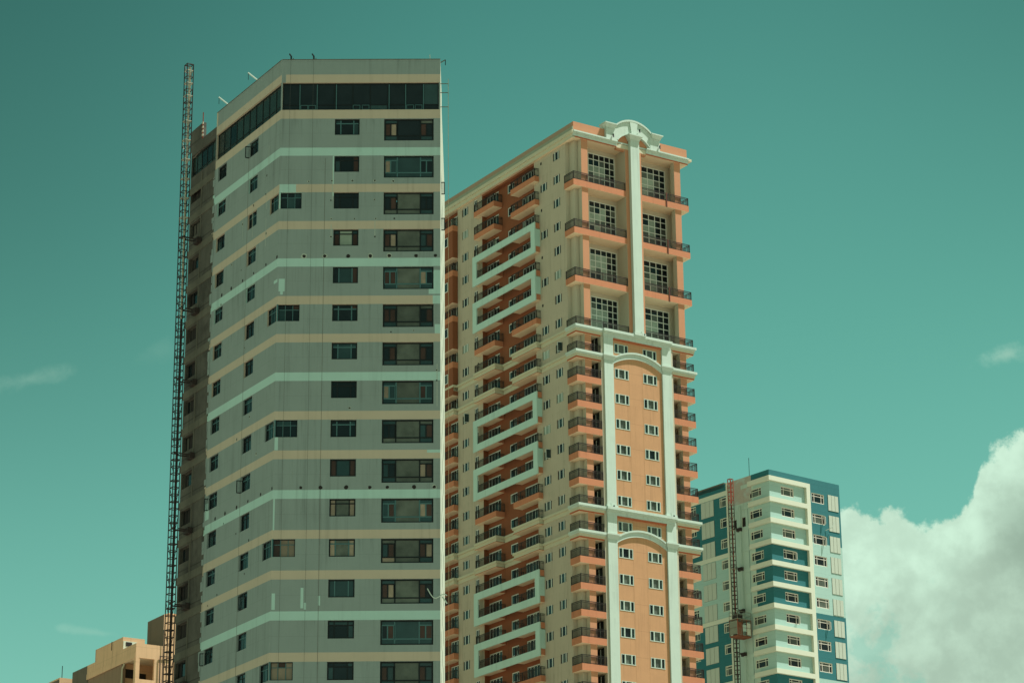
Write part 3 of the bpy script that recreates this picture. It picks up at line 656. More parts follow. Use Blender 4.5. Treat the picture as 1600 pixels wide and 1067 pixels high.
# --- balconies of the left facade
CORN = (0, -1, -7, -8)
FRM = ((5, 4), (3, 2), (-2, -3), (-4, -5), (-9, -10), (-11, -12))
framed = {k for p in FRM for k in p}
BP = -.35                               # front plane of the balconies (r)
def balcony(a0, a1, k, wallr, nm='balcony', side='both', back=None):
    z = Z(k); mb = MB(); corn = k in CORN; th = .66
    x0, x1 = BP, back if back is not None else OW-.02
    m = M_CREAM2 if corn else M_SLAB
    mb.box(XY, x0, x1, a0, a1, z-th, z, m, bottom=M_SOFFIT)
    if corn:
        mb.box(XY, x0-.12, x1, a0-.12, a1+.12, z-.26, z+.01, M_CREAM2); mb.box(XY, x0-.04, x1, a0-.04, a1+.04, z-.72, z-th+.01, M_RUST, bottom=M_SOFFIT)
    o = mb.build(nm, OR)
    rb = MB(); i = .05
    pts = [(x0+i, a0+i), (x0+i, a1-i)]
    if side in ('both', 'lo'): pts = [(wallr, a0+i)] + pts
    if side in ('both', 'hi'): pts = pts + [(wallr, a1-i)]
    railing(rb, pts, z); rb.build('railing', o)
    return o
for k in ks:
    balcony(7.35, 12.5, k, OW)
    o = balcony(16.15, 20.6, k, OW, back=BW-.01 if False else None)
# the slab of the left bay must not cut the cream wall: it stops at it (wall is behind the slab back edge)
for (kt, kb) in FRM:                    # painted frames tying two balcony levels
    zt, zb = Z(kt), Z(kb); mb = MB(); x0, x1 = BP-.14, BP-.002; a0, a1 = 7.28, 20.75
    mb.box(XY, x0, x1, a0, a1, zt-.80, zt+.02, M_FRIEZE); mb.box(XY, x0, x1, a0, a1, zb-.80, zb+.02, M_FRIEZE)
    mb.box(XY, x0, x1, a0, a0+.85, zb+.02, zt-.80, M_FRIEZE); mb.box(XY, x0, x1, a1-.85, a1, zb+.02, zt-.80, M_FRIEZE)
    mb.box(XY, x0+.02, BW, a0+.002, a0+.30, zb+.021, zt-.801, M_FRIEZE)
    mb.build('balcony_frame', OR)
# far left bay: solid orange fronts with balconies
for k in ks:
    if k > 0:
        if k % 2 == 0: continue
        zt, zb = Z(k), Z(k-1)-1.25
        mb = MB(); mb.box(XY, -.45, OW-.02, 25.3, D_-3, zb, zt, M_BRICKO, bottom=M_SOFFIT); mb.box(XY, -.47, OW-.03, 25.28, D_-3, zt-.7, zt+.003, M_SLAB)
        o = mb.build('bay_balcony', OR)
        window(o, LP(-.47), (26.35, 27.8, zb+1.7, zb+2.85), [(0, .5, 0, 1), (.5, 1, 0, 1)], .07, .0, M_WFRAME, glassfn=g3, name='bay_window', paneoff=.05)
    else:
        zt = Z(k); mb = MB(); corn = k in CORN
        mb.box(XY, -.35, OW-.02, 25.3, D_-3, zt-.70, zt, M_CREAM2 if corn else M_SLAB, bottom=M_SOFFIT)
        if corn: mb.box(XY, -.47, OW-.02, 25.2, D_-3, zt-.26, zt+.01, M_CREAM2)
        o = mb.build('bay_balcony', OR)
    rb = MB(); railing(rb, [(OW, 25.36), (-.3, 25.36), (-.3, 29.5)], zt); rb.build('railing', o)
# --- string courses on the left facade
for k in CORN:
    z = Z(k)
    for pl_, a0, a1, d_ in ((Lb, .2, 7.22, .08), (Lb, 20.73, 25.19, .08), (LO, 12.62, 16.03, .12)):
        mb = MB(); mb.box(pl_, a0, a1, 0, .24, z-.26, z, M_CREAM2); mb.box(pl_, a0, a1, 0, d_, z-.72, z-.26, M_CREAM2); mb.build('string_course', OR)
# --- roof cornice and parapet
zc = 120.85
mb = MB()
mb.box(XY, .0, W_, .0, D_, 120.12, 120.6, M_CREAM2, bottom=M_SOFFIT)
mb.box(XY, -.18, .0, -.18, D_, 120.45, zc, M_CREAM2); mb.box(XY, -.05, .30, -.02, D_, 119.95, 120.45, M_CREAM2, bottom=M_SOFFIT); mb.box(XY, .30, OW-.01, 8.36, 19.69, 119.70, 120.11, M_BRICKO); mb.box(XY, W_, W_+.45, -.18, D_, 120.55, zc, M_CREAM2)
for (a, b) in ((.0, 6.05), (mir(6.05), W_)):
    mb.box(XY, a, b, -.30, .3, 120.68, zc, M_WHITE); mb.box(XY, a, b, -.16, .02, 120.52, 120.68, M_WHITE); mb.box(XY, a, b, -.06, .02, 120.24, 120.52, M_WHITE); mb.box(XY, a, b, -.02, .02, 120.10, 120.24, M_RUST)
mb.box(XY, 6.05, mir(6.05), -.02, .35, 120.68, zc, M_WHITE)
mb.box(XY, 6.05, mir(6.05), .08, .4, 119.9, 120.68, M_APRI)
mb.build('roof_cornice', OR)
mb = MB()
mb.box(XY, .22, W_-.02, .12, .42, zc, 122.05, M_APRI); mb.box(XY, .22, .52, .42, D_, zc, 122.05, M_ROOFBAND); mb.box(XY, W_-.32, W_-.02, .42, D_, zc, 122.05, M_APRI)
mb.box(XY, .12, .22, .12, D_, zc, zc+.60, mat('grey_green_parapet_paint', (.30, .33, .24), .9, .1, .2, .4))
mb.box(XY, .52, W_-.32, .42, D_, 120.5, 121.2, M_ROOF)
mb.build('parapet', OR)
# --- body behind the right facade
mb = MB()
mb.quad((BW, 1.9, 0), (BW, 1.9, 1), (BW+.1, 1.9, 1), (BW+.1, 1.9, 0), M_CREAM)
mb.quad((W_-.3, 1.9, 0), (W_-.3, D_, 0), (W_-.3, D_, 120.3), (W_-.3, 1.9, 120.3), M_CREAM)
mb.quad((W_-.3, D_, 0), (OW, D_, 0), (OW, D_, 120.3), (W_-.3, D_, 120.3), M_CREAM)
mb.build('rear_wall', OR)
# --- right facade, upper part: recessed back wall with tall gridded windows
BK = RP(1.9); up, tall, slim = [], [], []
for k in (6, 4, 2, 0):
    z0, z1 = Z(k)+.12, Z(k)+4.55
    if k == 6: z1 = 119.62
    up += [(3.38, 7.1, z0, z1), (.98, 1.46, z0+.5, z1), (9.9, 14.2, z0, z1)]
    tall += [(3.38, 7.1, z0, z1), (9.9, 14.2, z0, z1)]; slim.append((.98, 1.46, z0+.5, z1))
lowh = []
mb = MB(); facade(mb, BK, BW, W_-.3, 96.9, 120.2, up, lambda u, z: M_CREAMC, rec=.12); facade(mb, BK, BW, W_-.3, 0, 96.9, [], lambda u, z: M_CREAMC)
mb.build('balcony_back_wall', OR)
for h in tall:
    n = 5; cs = [0, .215, .42, .62, .81, 1]; rs = [0, .17, .34, .50, .67, .84, 1]; L = []
    for a, b in zip(cs[:-1], cs[1:]):
        for c, d in zip(rs[:-1], rs[1:]): L.append((a, b, c, d))
    lf = h[0] < 8
    def gt(a, c, d, e, lf=lf):
        right = a > .6
        if d > .8: return G_DARK
        if right: return pick((G_DARK, 5), (G_GREY, 1))
        if d > .6: return pick((G_PALE, 1.5), (G_GREY, 2), (G_DARK, .5))
        if .3 < d < .6: return pick((G_PALE, 4), (G_GREY, 1))
        return pick((G_GREY, 3), (G_PALE, 2), (G_DARK, .6))
    window(OR, BK, h, L, .10, .10, M_WFRAME, glassfn=gt, name='tall_window')
for h in slim: window(OR, BK, h, [(0, 1, 0, .36), (0, 1, .36, .68), (0, 1, .68, 1)], .07, .10, M_WFRAME, glassfn=lambda a, b, c, d: G_DARK if c > .3 else G_GREY, name='slim_window')
# corner columns
for (c0, c1) in ((1.25, 2.12), (mir(2.0), mir(1.13))):
    mb = MB(); lft = c0 < 8
    mb.box(XY, c0, c1, .16, .85, 0, 120.12, M_CREAMC)
    mb.box(XY, c0+.004, c1-.004, .145, .16, 0, 120.12, M_APRI)
    mb.build('corner_column', OR)
    mb = MB(); a = .78 if lft else mir(1.35); mb.box(XY, a, a+.62, .9, 1.9, 0, 120.12, M_CREAMC); mb.build('corner_pier', OR)
# central core and upper pilaster
mb = MB()
mb.box(XY, 7.22, mir(7.0)+.25, .0, 1.9, 97.0, 120.12, M_CREAMC); mb.box(XY, 7.224, mir(7.0)+.246, -.012, .002, 97.0, 120.12, M_APRI)
mb.build('central_pier', OR)
def cap(mb, a, b, z, depth, mt=M_WHITE, h=.45, flare=.28, y0=.1):
    m0, f, zt = .05, flare, z+h*.72                     # small neck, sloping cove, flat abacus
    mb.box(XY, a-m0, b+m0, depth-m0, y0, z-.10, z, mt)
    mb.hexa([Vector((a-m0, depth-m0, z)), Vector((b+m0, depth-m0, z)), Vector((b+m0, y0, z)), Vector((a-m0, y0, z)), Vector((a-f*.85, depth-f*.85, zt)), Vector((b+f*.85, depth-f*.85, zt)), Vector((b+f*.85, y0, zt)), Vector((a-f*.85, y0, zt))], mt)
    mb.box(XY, a-f, b+f, depth-f, y0, zt+.002, z+h, mt)
mb = MB(); mb.box(XY, 7.70, 8.92, -.45, .0, 97.6, 121.45, M_WHITE); cap(mb, 7.70, 8.92, 121.35, -.45, h=.55, flare=.34); mb.box(XY, 7.55, 9.07, -.6, .0, 97.6, 97.95, M_WHITE)
mb.build('upper_pilaster', OR)
# arched pediment
def arch(mb, cx, hw, z_end, rise, th, y0, y1, mt, n=28, hw2=None, ze2=None, rise2=None):
    def arc(hw, ze, ri):
        Rr = (hw*hw+ri*ri)/(2*ri); zc_ = ze+ri-Rr; a0 = asin(min(1, hw/Rr)); 
        return [(cx+Rr*sin(-a0+2*a0*i/n), zc_+Rr*cos(-a0+2*a0*i/n)) for i in range(n+1)]
    o, i_ = arc(hw, z_end, rise), arc(hw2 or hw, ze2 if ze2 is not None else z_end-th, rise2 or rise)
    for j in range(n):
        (x0, z0), (x1, z1), (x2, z2), (x3, z3) = i_[j], i_[j+1], o[j+1], o[j]
        mb.hexa([Vector((x0, y0, z0)), Vector((x1, y0, z1)), Vector((x1, y1, z1)), Vector((x0, y1, z0)), Vector((x3, y0, z3)), Vector((x2, y0, z2)), Vector((x2, y1, z2)), Vector((x3, y1, z3))], mt)
mb = MB(); cx = 8.33
arch(mb, cx, 2.75, 122.25, 1.35, 0, -.20, .5, M_WHITE, hw2=2.25, ze2=120.9, rise2=1.15)
arch(mb, cx, 2.85, 122.42, 1.40, .22, -.36, .6, M_WHITE)
arch(mb, cx, 2.25, 121.02, 1.15, .14, -.28, .1, M_WHITE)
for j, (a, b) in enumerate(((4.52, 5.62), (11.0, 12.0))):
    a2, b2 = (a, b+.35) if j == 0 else (a-.35, b)
    mb.box(XY, a2, b2, -.25, .7, 120.8, 122.3, M_WHITE); cap(mb, a, b, 122.25, -.28, h=.5, flare=.3, y0=.75)
mb.hexa([Vector((7.98, -.34, 122.1)), Vector((8.68, -.34, 122.1)), Vector((8.68, -.1, 122.1)), Vector((7.98, -.1, 122.1)), Vector((7.78, -.34, 123.62)), Vector((8.88, -.34, 123.62)), Vector((8.88, -.1, 123.62)), Vector((7.78, -.1, 123.62))], M_WHITE)
mb.box(XY, 5.9, 10.8, .1, .4, 120.8, 122.7, M_APRI)
mb.build('pediment', OR)
for (x, z) in ((5.35, 121.05), (9.05, 122.45), (11.85, 121.05)):
    mb = MB(); mb.bar((x, -.5, z), (x, -.42, z+.32), .12, M_FRAME_D); mb.bar((x-.05, -.55, z+.3), (x+.08, -.35, z+.42), .12, M_FRAME_D); mb.build('floodlight', OR)
# upper corner balconies
def cbalc(side, k, r1, th=.72, upper=True):
    z = Z(k); mb = MB(); corn = k in CORN
    a, b = (.05, r1) if side == 'l' else (mir(r1), W_-.05)
    if not corn: mb.box(XY, a, b, .0, 1.9, z-th, z, M_SLAB, bottom=M_SOFFIT)
    else:
        mb.box(XY, a, b, .06, 1.9, z-.90, z-.55, M_RUST, bottom=M_SOFFIT)
        mb.box(XY, a-.06, b+.06, -.02, 1.9, z-.72, z-.42, M_CREAM2); mb.box(XY, a-.14, b+.14, -.12, 1.9, z-.42, z-.26, M_WHITE); mb.box(XY, a-.24, b+.24, -.24, 1.9, z-.26, z, M_WHITE)
    o = mb.build('corner_balcony', OR)
    rb = MB(); y = .07
    if side == 'l': railing(rb, [(a+.06, 1.88), (a+.06, y), (b-.04, y)], z)
    else: railing(rb, [(a+.04, y), (b-.06, y), (b-.06, 1.88)], z)
    rb.build('railing', o)
    return o
for k in (6, 4, 2, 0):
    for s in 'lr':
        o = cbalc(s, k, 7.2 if s == 'l' else mir(9.45))
    mb = MB(); mb.box(XY, 12.82, 12.96, -.06, .0, Z(k)-.78, Z(k)+1.0, mat('dark_gap_brown', (.10, .03, .015), .8, .1));  # added dark strip standing in for a gap in the slab front
    if k: mb.build('slab_gap_strip', OR)
# main cornice (k=0) over pilasters and centre, a step proud
mb = MB(); z = Z(0)
for (a, b) in ((3.45, mir(3.45)),):
    mb.box(XY, a, b, -.52, .0, z-.27, z+.02, M_WHITE); mb.box(XY, a+.06, b-.06, -.40, .0, z-.42, z-.27, M_WHITE); mb.box(XY, a+.1, b-.1, -.20, .0, z-.80, z-.42, M_WHITE); mb.box(XY, a+.2, b-.2, -.10, .15, z-1.0, z-.82, M_RUST)
mb.build('main_cornice', OR)
mb = MB(); z = Z(-7)
mb.box(XY, 3.45, mir(3.45), -.52, .0, z-.27, z+.02, M_WHITE); mb.box(XY, 3.51, mir(3.51), -.40, .0, z-.42, z-.27, M_WHITE); mb.box(XY, 3.55, mir(3.55), -.20, .0, z-.80, z-.42, M_WHITE); mb.box(XY, 3.65, mir(3.65), -.10, .15, z-1.0, z-.82, M_RUST)
mb.build('main_cornice', OR)
# lower body: central panel, pilasters, arches
CP = RP(.05); lw = []
klow = list(range(-1, KMIN-1, -1))
for k in klow:
    off = .48
    for (a, b) in ((5.12, 6.98), (8.98, 10.84)): lw.append((a, b, Z(k)+off, Z(k)+off+1.08))
mb = MB(); facade(mb, CP, 4.8, mir(4.7), 0, 96.9, lw, lambda u, z: M_PANEL, rec=.14)
for x in (7.05, 8.82): mb.box(CP, x-.02, x+.02, -.01, .004, 50, 96, mat('panel_joint', (.42, .23, .11), .9, .05))
mb.build('centre_panel', OR)
def centre_win(h):
    pl = CP; u0, u1, z0, z1 = h; W = u1-u0; mb = MB(); g = MB(); rec = .14
    for a, b in ((0, .035), (.245, .31), (.705, .77), (.965, 1)): mb.box(pl, u0+a*W, u0+b*W, -rec-.03, .03, z0+.07, z1-.05, M_WHITE)
    mb.box(pl, u0-.03, u1+.03, -rec-.03, .03, z0-.03, z0+.05, M_WHITE); mb.box(pl, u0, u1, -rec-.03, .02, z1-.05, z1, M_WHITE)
    for a, b in ((.035, .245), (.31, .705), (.77, .965)):
        m = pick((G_GREY, 3), (G_DARK, 1)) if b > .6 and b < .75 else pick((G_DARK, 2), (G_TEAL, 2))
        g.quad(pl.p(u0+a*W, -rec+.03, z0), pl.p(u0+b*W, -rec+.03, z0), pl.p(u0+b*W, -rec+.03, z1), pl.p(u0+a*W, -rec+.03, z1), m)
    o = mb.build('panel_window', OR); g.build('pane', o)
for h in lw: centre_win(h)
for (a, b) in ((3.62, 4.85), (mir(4.70), mir(3.45))):
    mb = MB(); mb.box(XY, a, b, -.15, .6, 0, 96.87, M_WHITE)
    for k in (-1, -8): cap(mb, a, b, Z(k)-.55, -.15, h=.55, flare=.22, y0=.0)
    mb.box(XY, a-.12, b+.12, -.28, .0, Z(-7), Z(-7)+.3, M_WHITE)
    mb.build('pilaster', OR)
for k in (-1, -8):
    mb = MB(); z = Z(k)
    arch(mb, 8.15, 3.30, z-.32, 1.02, .62, -.07, .22, M_WHITE); arch(mb, 8.15, 3.36, z-.22, 1.05, .2, -.24, .2, M_WHITE); arch(mb, 8.15, 3.32, z-.80, 1.02, .13, -.12, .2, M_WHITE)
    mb.build('arch', OR)
for k in (0, -7):
    for x in (8.6,) if k == 0 else (4.1, mir(4.1)):
        mb = MB(); y = -.75 if k == 0 else -.5; mb.bar((x, y+.25, Z(k)+.02), (x-.05, y+.25, Z(k)+.45), .10, M_WHITE); mb.bar((x+.25, y+.2, Z(k)+.05), (x+.3, y+.2, Z(k)+.25), .12, M_FRAME_D); mb.build('floodlight', OR)
# lower corner balconies, side walls with doors
SWL, SWR = Pl((3.30, 0), (0, 1), (-1, 0)), Pl((mir(3.2), 0), (0, 1), (1, 0))
mb = MB(); mb.box(XY, 3.30, 3.62, .0, 1.9, 0, 96.9, M_CREAMC); mb.box(XY, mir(3.45), mir(3.15), .0, 1.9, 0, 96.9, M_CREAMC); mb.build('balcony_side_wall', OR)
for k in klow:
    for s in 'lr':
        cbalc(s, k, 3.28 if s == 'l' else 3.13, th=.72)
    window(OR, SWL, (.55, 1.75, Z(k)+.02, Z(k)+2.05), [(0, .5, 0, 1), (.5, 1, 0, 1)], .07, -.06, M_FRAME_D if R.random() < .8 else M_WFRAME, bar=M_WFRAME, glassfn=lambda a, b, c, d: pick((G_DARK, 4), (G_TEAL, 1)), name='side_door')
# ================================================================== TEAL AND WHITE TOWER
BL = thing('teal_tower', 'teal and white apartment block with ivory grid frames, behind the orange tower', 'apartment tower', (34.510, 338.244, 0), radians(90-52.09))
BR_, BD = 13.25, 24.0
bz = lambda i: 99.90-2.93*i            # top of ivory band of storey i
NS = 12
RFB, LFB = Pl((0, 0), (1, 0), (0, -1)), Pl((0, 0), (0, 1), (-1, 0))
teal = lambda i: (i // 3) % 2 == 1
hr, hs, hl, hf, hf2 = [], [], [], [], []
for i in range(NS):
    b = bz(i)
    hr.append((2.12, 4.48, b-2.30, b-1.06)); hs.append((7.86, 10.22, b-2.34, b-1.0)); hl.append((1.62, 4.03, b-2.33, b-1.15))
    hf.append((8.35, 9.98, b-2.25, b-.92)); hf2.append((14.9, 17.2, b-2.27, b-.92))
RO = 100.85
def mr(u, z):
    i = int((bz(0)-z)//2.93) if z < bz(0) else 0
    if z > bz(0): return M_BTEAL
    if u < 6.9: return M_BTEAL if teal(i) else M_BPALE
    return M_BPALE if (z < 91.9 and z > 82.1) or z < 73.2 else M_BTEAL
mb = MB(); facade(mb, RFB, 0, BR_, 0, RO, hr+hs, mr, [6.9, 7.25], [bz(i) for i in range(NS+1)]+[91.9, 82.1, 73.2], rec=.16, revmat=M_BWHITE); mb.build('right_wall', BL)
def ml(u, z):
    i = int((bz(0)-z)//2.93) if z < bz(0) else 0
    if u < 3.55 and z > bz(0): return M_BTEAL
    if u < 3.18: return M_BTEAL if teal(i) else M_BPALE
    if u < 8.35:
        if z > 97.3 and u > 3.55: return M_BCONC
        if 3.9 < u < 8.6: return M_BCREAM
        return M_BCREAM
    if bz(0)-.75 < z < bz(0)-.05: return M_BWHITE
    j = 0 if z > 91.0 else (1 if z > 82.15 else (2 if z > 73.3 else 1))
    return M_BPALE if j == 1 else M_BTEAL
dk = [(4.9, 5.65, 93.9, 95.3), (6.68, 7.35, 94.1, 95.3)]
mb = MB(); facade(mb, LFB, 0, BD, 0, RO, hl+hf+hf2+dk, ml, [3.18, 3.55, 3.9, 8.35, 8.6], [bz(i) for i in range(NS+1)]+[97.3, 91.0, 82.15, 73.3, bz(0)-.75, bz(0)-.05], rec=.16, revmat=M_BWHITE)
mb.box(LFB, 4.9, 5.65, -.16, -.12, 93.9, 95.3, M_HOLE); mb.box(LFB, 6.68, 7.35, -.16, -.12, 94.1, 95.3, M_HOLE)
mb.build('left_wall', BL)
mb = MB(); mb.quad((BR_, 0, 0), (BR_, BD, 0), (BR_, BD, RO), (BR_, 0, RO), M_BTEAL); mb.quad((BR_, BD, 0), (0, BD, 0), (0, BD, RO), (BR_, BD, RO), M_BTEAL); mb.build('rear_wall', BL)
mb = MB(); mb.quad((0, 0, RO-.6), (BR_, 0, RO-.6), (BR_, BD, RO-.6), (0, BD, RO-.6), M_ROOF); mb.box(XY, 1, 5, 8, 10.5, RO-.6, RO+.25, M_CREAM2); mb.box(XY, 0, .5, 9, 15, RO-.5, RO+.22, M_CONC2); mb.build('roof', BL)
# ivory grid: bands wrapping the corner and the vertical that closes them
mb = MB(); PR = .42
for i in range(NS):
    t = bz(i); h = .64
    mb.box(XY, -PR, 6.55, -PR, .002, t-h, t, M_BWHITE); mb.box(XY, -PR, -.002, .002, 3.9 if i else 3.9, t-h, t, M_BWHITE)
mb.box(XY, 6.55, 7.25, -PR, .002, 60, bz(0), M_BWHITE)
mb.build('ivory_grid', BL)
mb = MB()
for zz in (91.0, 82.15, 73.35): mb.box(LFB, 8.3, BD, 0, .10, zz-.58, zz, M_BWHITE)
mb.box(LFB, 8.15, 8.45, 0, .18, 60, RO, M_BWHITE); mb.box(LFB, 4.35, 4.42, 0, .05, 60, 97, mat('teal_seam', (.22, .32, .28), .9, .05)); mb.box(LFB, 5.8, 6.1, 0, .18, 60, 97, M_BCREAM)
for i in range(NS): mb.box(LFB, 4.3, 5.6, 0, .06, bz(i)-.62, bz(i)-.10, M_BCREAM)
mb.build('side_banding', BL)
WL = [(0, .22, 0, .70), (.22, .78, 0, .70), (.78, 1, 0, .70), (0, .22, .70, 1), (.22, .78, .70, 1), (.78, 1, .70, 1)]
def gb(a, c, d, e): return pick((G_GREY, 3), (G_DARK, 3)) if .2 < a < .5 else pick((G_DARK, 3), (G_BROWN, 1), (G_GREY, 1))
for i in range(NS):
    for pl, h, nm in ((RFB, hr[i], 'window'), (RFB, hs[i], 'window'), (LFB, hl[i], 'window'), (LFB, hf[i], 'window'), (LFB, hf2[i], 'window')):
        window(BL, pl, h, WL, .095, .10, M_BFRAME if pl is RFB else M_BWHITE, glassfn=gb, name=nm, proud=.06, casement=(.78, .22, 1.2) if (pl is RFB and R.random() < .2) else None)
def louvre(pl, u0, u1, z0, z1):
    mb = MB(); mb.box(pl, u0, u1, 0, .02, z0, z1, M_LOUVD); n = 3
    for j in range(n):
        a = u0+(u1-u0)*j/n; b = u0+(u1-u0)*(j+1)/n; mb.box(pl, a+.03, b-.03, .02, .06, z0+.02, z1-.02, M_LOUV)
        for q in range(4): mb.box(pl, a+.05+(b-a-.1)*q/4, a+.07+(b-a-.1)*q/4, .16, .168, z0+.05, z1-.05, M_LOUVD) if False else None
    return mb.build('louvre_panel', BL)
for i in range(NS):
    b = bz(i); louvre(RFB, 10.93, 12.9, b-3.05, b-.80)
    louvre(LFB, 11.18, 13.78, b-3.08, b-.80)
mb = MB(); mb.bar((1.6, 5.5, RO-.6), (1.6, 5.5, RO+3.2), .05, M_FRAME_D); mb.build('aerial', BL)
mb = MB(); mb.bar(RFB.p(10.2, .05, 93.9), RFB.p(11.0, .5, 94.35), .07, M_WHITE); mb.bar(RFB.p(11.0, .5, 94.35), RFB.p(11.5, .55, 95.2), .06, M_WHITE); mb.build('wall_bracket', BL)
mb = MB(); mb.box(LFB, 3.55, 6.9, .0, .03, 98.2, 98.9, M_BCONC); mb.build('render_patch', BL)
bpy.context.view_layer.update()
mast('hoist_mast', 'red topped lattice hoist mast carrying a cage up the teal tower', BL, (6.05, 1.5), .27, 100.6, LFB, .60,
     [95.6-1.9, 88.2, 82.4, 76.5, 70.6, 64.7, 58, 52, 46, 40, 30, 20, 10], .02, (M_MAST, M_MASTP), 'hoist masts beside the towers', redtop=M_RED)
# hoist cage
cg = thing('hoist_cage', 'small rusty mesh hoist cage on the lattice mast by the teal tower', 'hoist cage', BL.matrix_world @ Vector((-1.7, 4.95, 78.35)), radians(90-52.09))
mb = MB(); mb.box(XY, -1.2, 1.2, -.8, .8, 0, .16, M_CAGEO); mb.build('floor', cg)
mb = MB()
for x in (-1.2, -.4, .4, 1.2):
    for y in (-.8, .8): mb.bar((x, y, .16), (x, y, 2.3), .07, M_RED if (x == -1.2 and y == -.8) else M_CAGEO)
for z in (1.2, 2.3):
    for y in (-.8, .8): mb.bar((-1.2, y, z), (1.2, y, z), .06, M_CAGEO)
    for x in (-1.2, 1.2): mb.bar((x, -.8, z), (x, .8, z), .06, M_CAGEO)
mb.build('cage_frame', cg)
mb = MB()
for k in range(9):
    x = -1.15+k*.2875; mb.bar((x, -.8, .16), (x, -.8, 1.15), .05, M_MESH)
    if k not in (3, 4): mb.bar((x, .8, .16), (x, .8, 2.3), .04, M_MESH)
mb.box(XY, -.3, .35, -.83, -.8, .7, 1.6, M_BCREAM); mb.box(XY, .45, 1.1, -.83, -.8, .3, 1.9, M_BWHITE)
mb.box(XY, -1.23, -1.2, -.75, .75, .3, 2.1, M_MESH); mb.box(XY, -1.1, -.5, -.82, -.8, .2, 1.9, M_CAGEO); mb.build('mesh_side', cg)
mb = MB(); mb.box(XY, -1.25, 1.25, -.85, .85, 2.3, 2.4, M_MESH)
for x in (-1.2, 0, 1.2):
    for y in (-.8, .8): mb.bar((x, y, 2.4), (x, y, 3.4), .045, M_MESH)
for z in (2.9, 3.4):
    for y in (-.8, .8): mb.bar((-1.2, y, z), (1.2, y, z), .04, M_MESH)
    for x in (-1.2, 1.2): mb.bar((x, -.8, z), (x, .8, z), .04, M_MESH)
mb.box(XY, -.7, .3, -.2, .6, 2.4, 3.2, M_MAST); mb.build('roof_deck', cg)

# ================================================================== OCHRE CONCRETE BLOCK
OB = thing('concrete_block', 'low ochre concrete building with open unfinished rooms, lower left', 'building', (-38.079, 257.196, 0), radians(90-58))
z1 = 59.56; FO, LO_ = Pl((0, 0), (1, 0), (0, -1)), Pl((0, 0), (0, 1), (-1, 0))
op = [(.33, 2.05, 55.95, 58.1), (4.2, 6.0, 55.95, 58.1)]
mb = MB(); facade(mb, FO, 0, 9, 0, z1, op, lambda u, z: M_OCHRE, rec=.3); mb.build('front_wall', OB)
# open loggia on the left face behind the corner post
mb = MB()
mb.box(XY, 0, .45, 0.02, .45, 0, 58.1, M_OCHRE)
mb.box(XY, 0, .35, .02, 12.4, 58.1, z1, M_OCHRE, bottom=M_SOFFIT)
mb.box(XY, -.06, .0, .02, 12.4, 58.05, 58.62, M_OCHRE)
mb.build('roof_beam', OB)
mb = MB()
mb.box(XY, .35, 9, .35, 4.0, 58.3, 58.5, M_SOFFIT); mb.box(XY, .35, 9, .35, 4.0, 54.8, 55.0, M_OCHRE)
mb.box(XY, 0.02, .3, .45, 3.6, 0, 55.0, M_OCHRE)
mb.quad((3.6, .3, 55), (3.6, 4.0, 55), (3.6, 4.0, 58.3), (3.6, .3, 58.3), M_OCHRE)
mb.box(XY, .3, 9, 3.95, 4.1, 55, 58.3, M_OCHRE)
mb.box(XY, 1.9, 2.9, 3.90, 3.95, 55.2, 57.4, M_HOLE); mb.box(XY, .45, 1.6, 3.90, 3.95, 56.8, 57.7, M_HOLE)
mb.build('open_room', OB)
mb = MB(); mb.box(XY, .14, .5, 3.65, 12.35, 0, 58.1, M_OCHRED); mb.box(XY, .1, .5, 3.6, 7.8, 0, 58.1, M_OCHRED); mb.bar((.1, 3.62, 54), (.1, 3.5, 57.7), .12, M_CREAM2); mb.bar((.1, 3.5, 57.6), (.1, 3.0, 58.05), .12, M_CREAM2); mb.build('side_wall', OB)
mb = MB(); mb.box(XY, .02, 2.43, 3.42, 10.3, z1-.3, 60.86, M_OCHRE); mb.build('stair_head', OB)
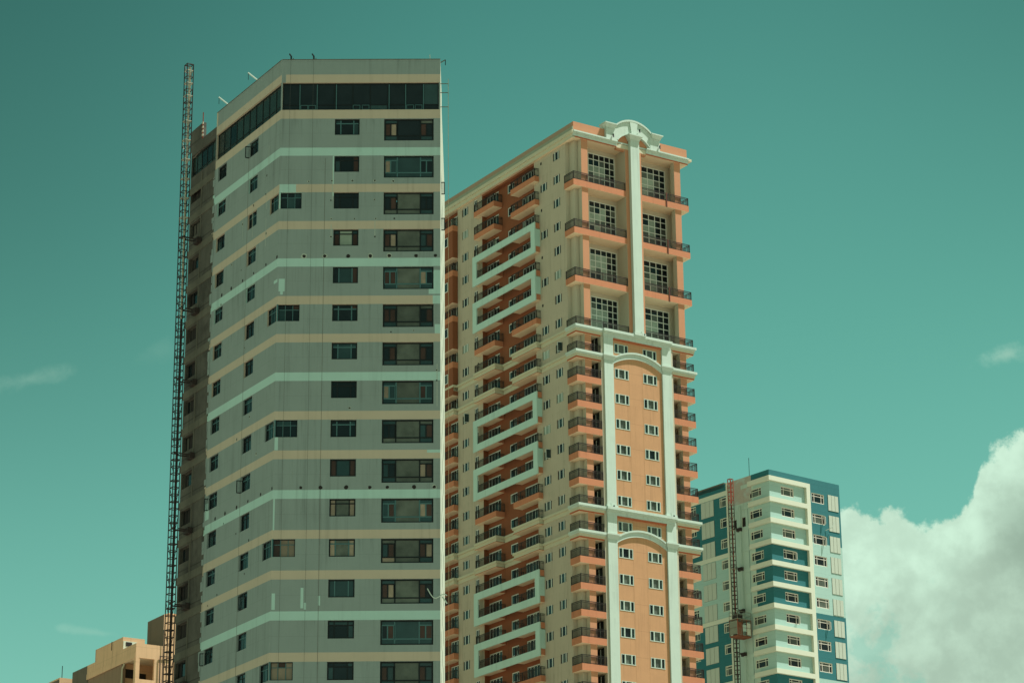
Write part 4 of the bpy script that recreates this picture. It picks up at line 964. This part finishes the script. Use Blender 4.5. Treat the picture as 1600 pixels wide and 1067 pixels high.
mb = MB(); mb.box(XY, .06, 1.55, 3.38, 3.42, z1-.2, 60.45, M_BWHITE); mb.box(XY, .33, 1.0, 3.35, 3.38, 59.93, 60.36, M_HOLE); mb.build('stair_window', OB)
mb = MB(); mb.box(XY, .02, .9, 10.3, 10.42, z1-.5, 60.86, M_RUST); mb.bar((-.01, 6.2, 60.0), (-.01, 6.2, 60.9), .05, M_HOLE); mb.build('stair_side', OB)
mb = MB(); mb.box(XY, .1, 9, 12.4, 16.6, 0, z1+.05, M_OCHREG); mb.build('grey_wing', OB)
mb = MB(); mb.box(XY, .0, 9, 19.9, 26, 0, 59.68, M_OCHRE); mb.box(XY, -.02, .0, 19.95, 26, 0, 59.5, M_OCHREG); mb.bar((.3, 20.0, 59.6), (.3, 20.0, 61.0), .06, M_FRAME_D); mb.build('rear_wing', OB)  # thin sheet on the left face puts its shade into the colour
mb = MB(); mb.box(XY, 4.93, 12, 4.43, 8.47, z1-.3, 64.0, M_OCHRE); mb.box(XY, 4.90, 4.93, 4.43, 8.47, z1-.3, 63.98, M_OCHREG); mb.box(XY, 5.6, 12, 4.9, 8, 64, 64.3, M_OCHRE); mb.build('roof_tank_room', OB)  # left face sheet is darker: shade painted as colour
mb = MB(); mb.quad((.3, .3, z1-.2), (9, .3, z1-.2), (9, 16, z1-.2), (.3, 16, z1-.2), M_ROOF); mb.quad((9, 0, 0), (9, 26, 0), (9, 26, z1-.2), (9, 0, z1-.2), M_OCHRE); mb.quad((9, 26, 0), (0, 26, 0), (0, 26, z1-.4), (9, 26, z1-.4), M_OCHRE); mb.build('rear_wall', OB)
mb = MB()
mb.bar((2.6, -.12, 48), (2.6, -.12, 58.45), .07, M_MAST); mb.bar((2.6, -.12, 58.45), (3.9, -.12, 58.5), .07, M_MAST); mb.bar((2.9, -.12, 48), (2.9, -.12, 61.2), .05, M_FRAME_D); mb.bar((2.9, -.12, 61.2), (4.0, -.12, 61.2), .05, M_FRAME_D)
mb.build('drain_pipe', OB)
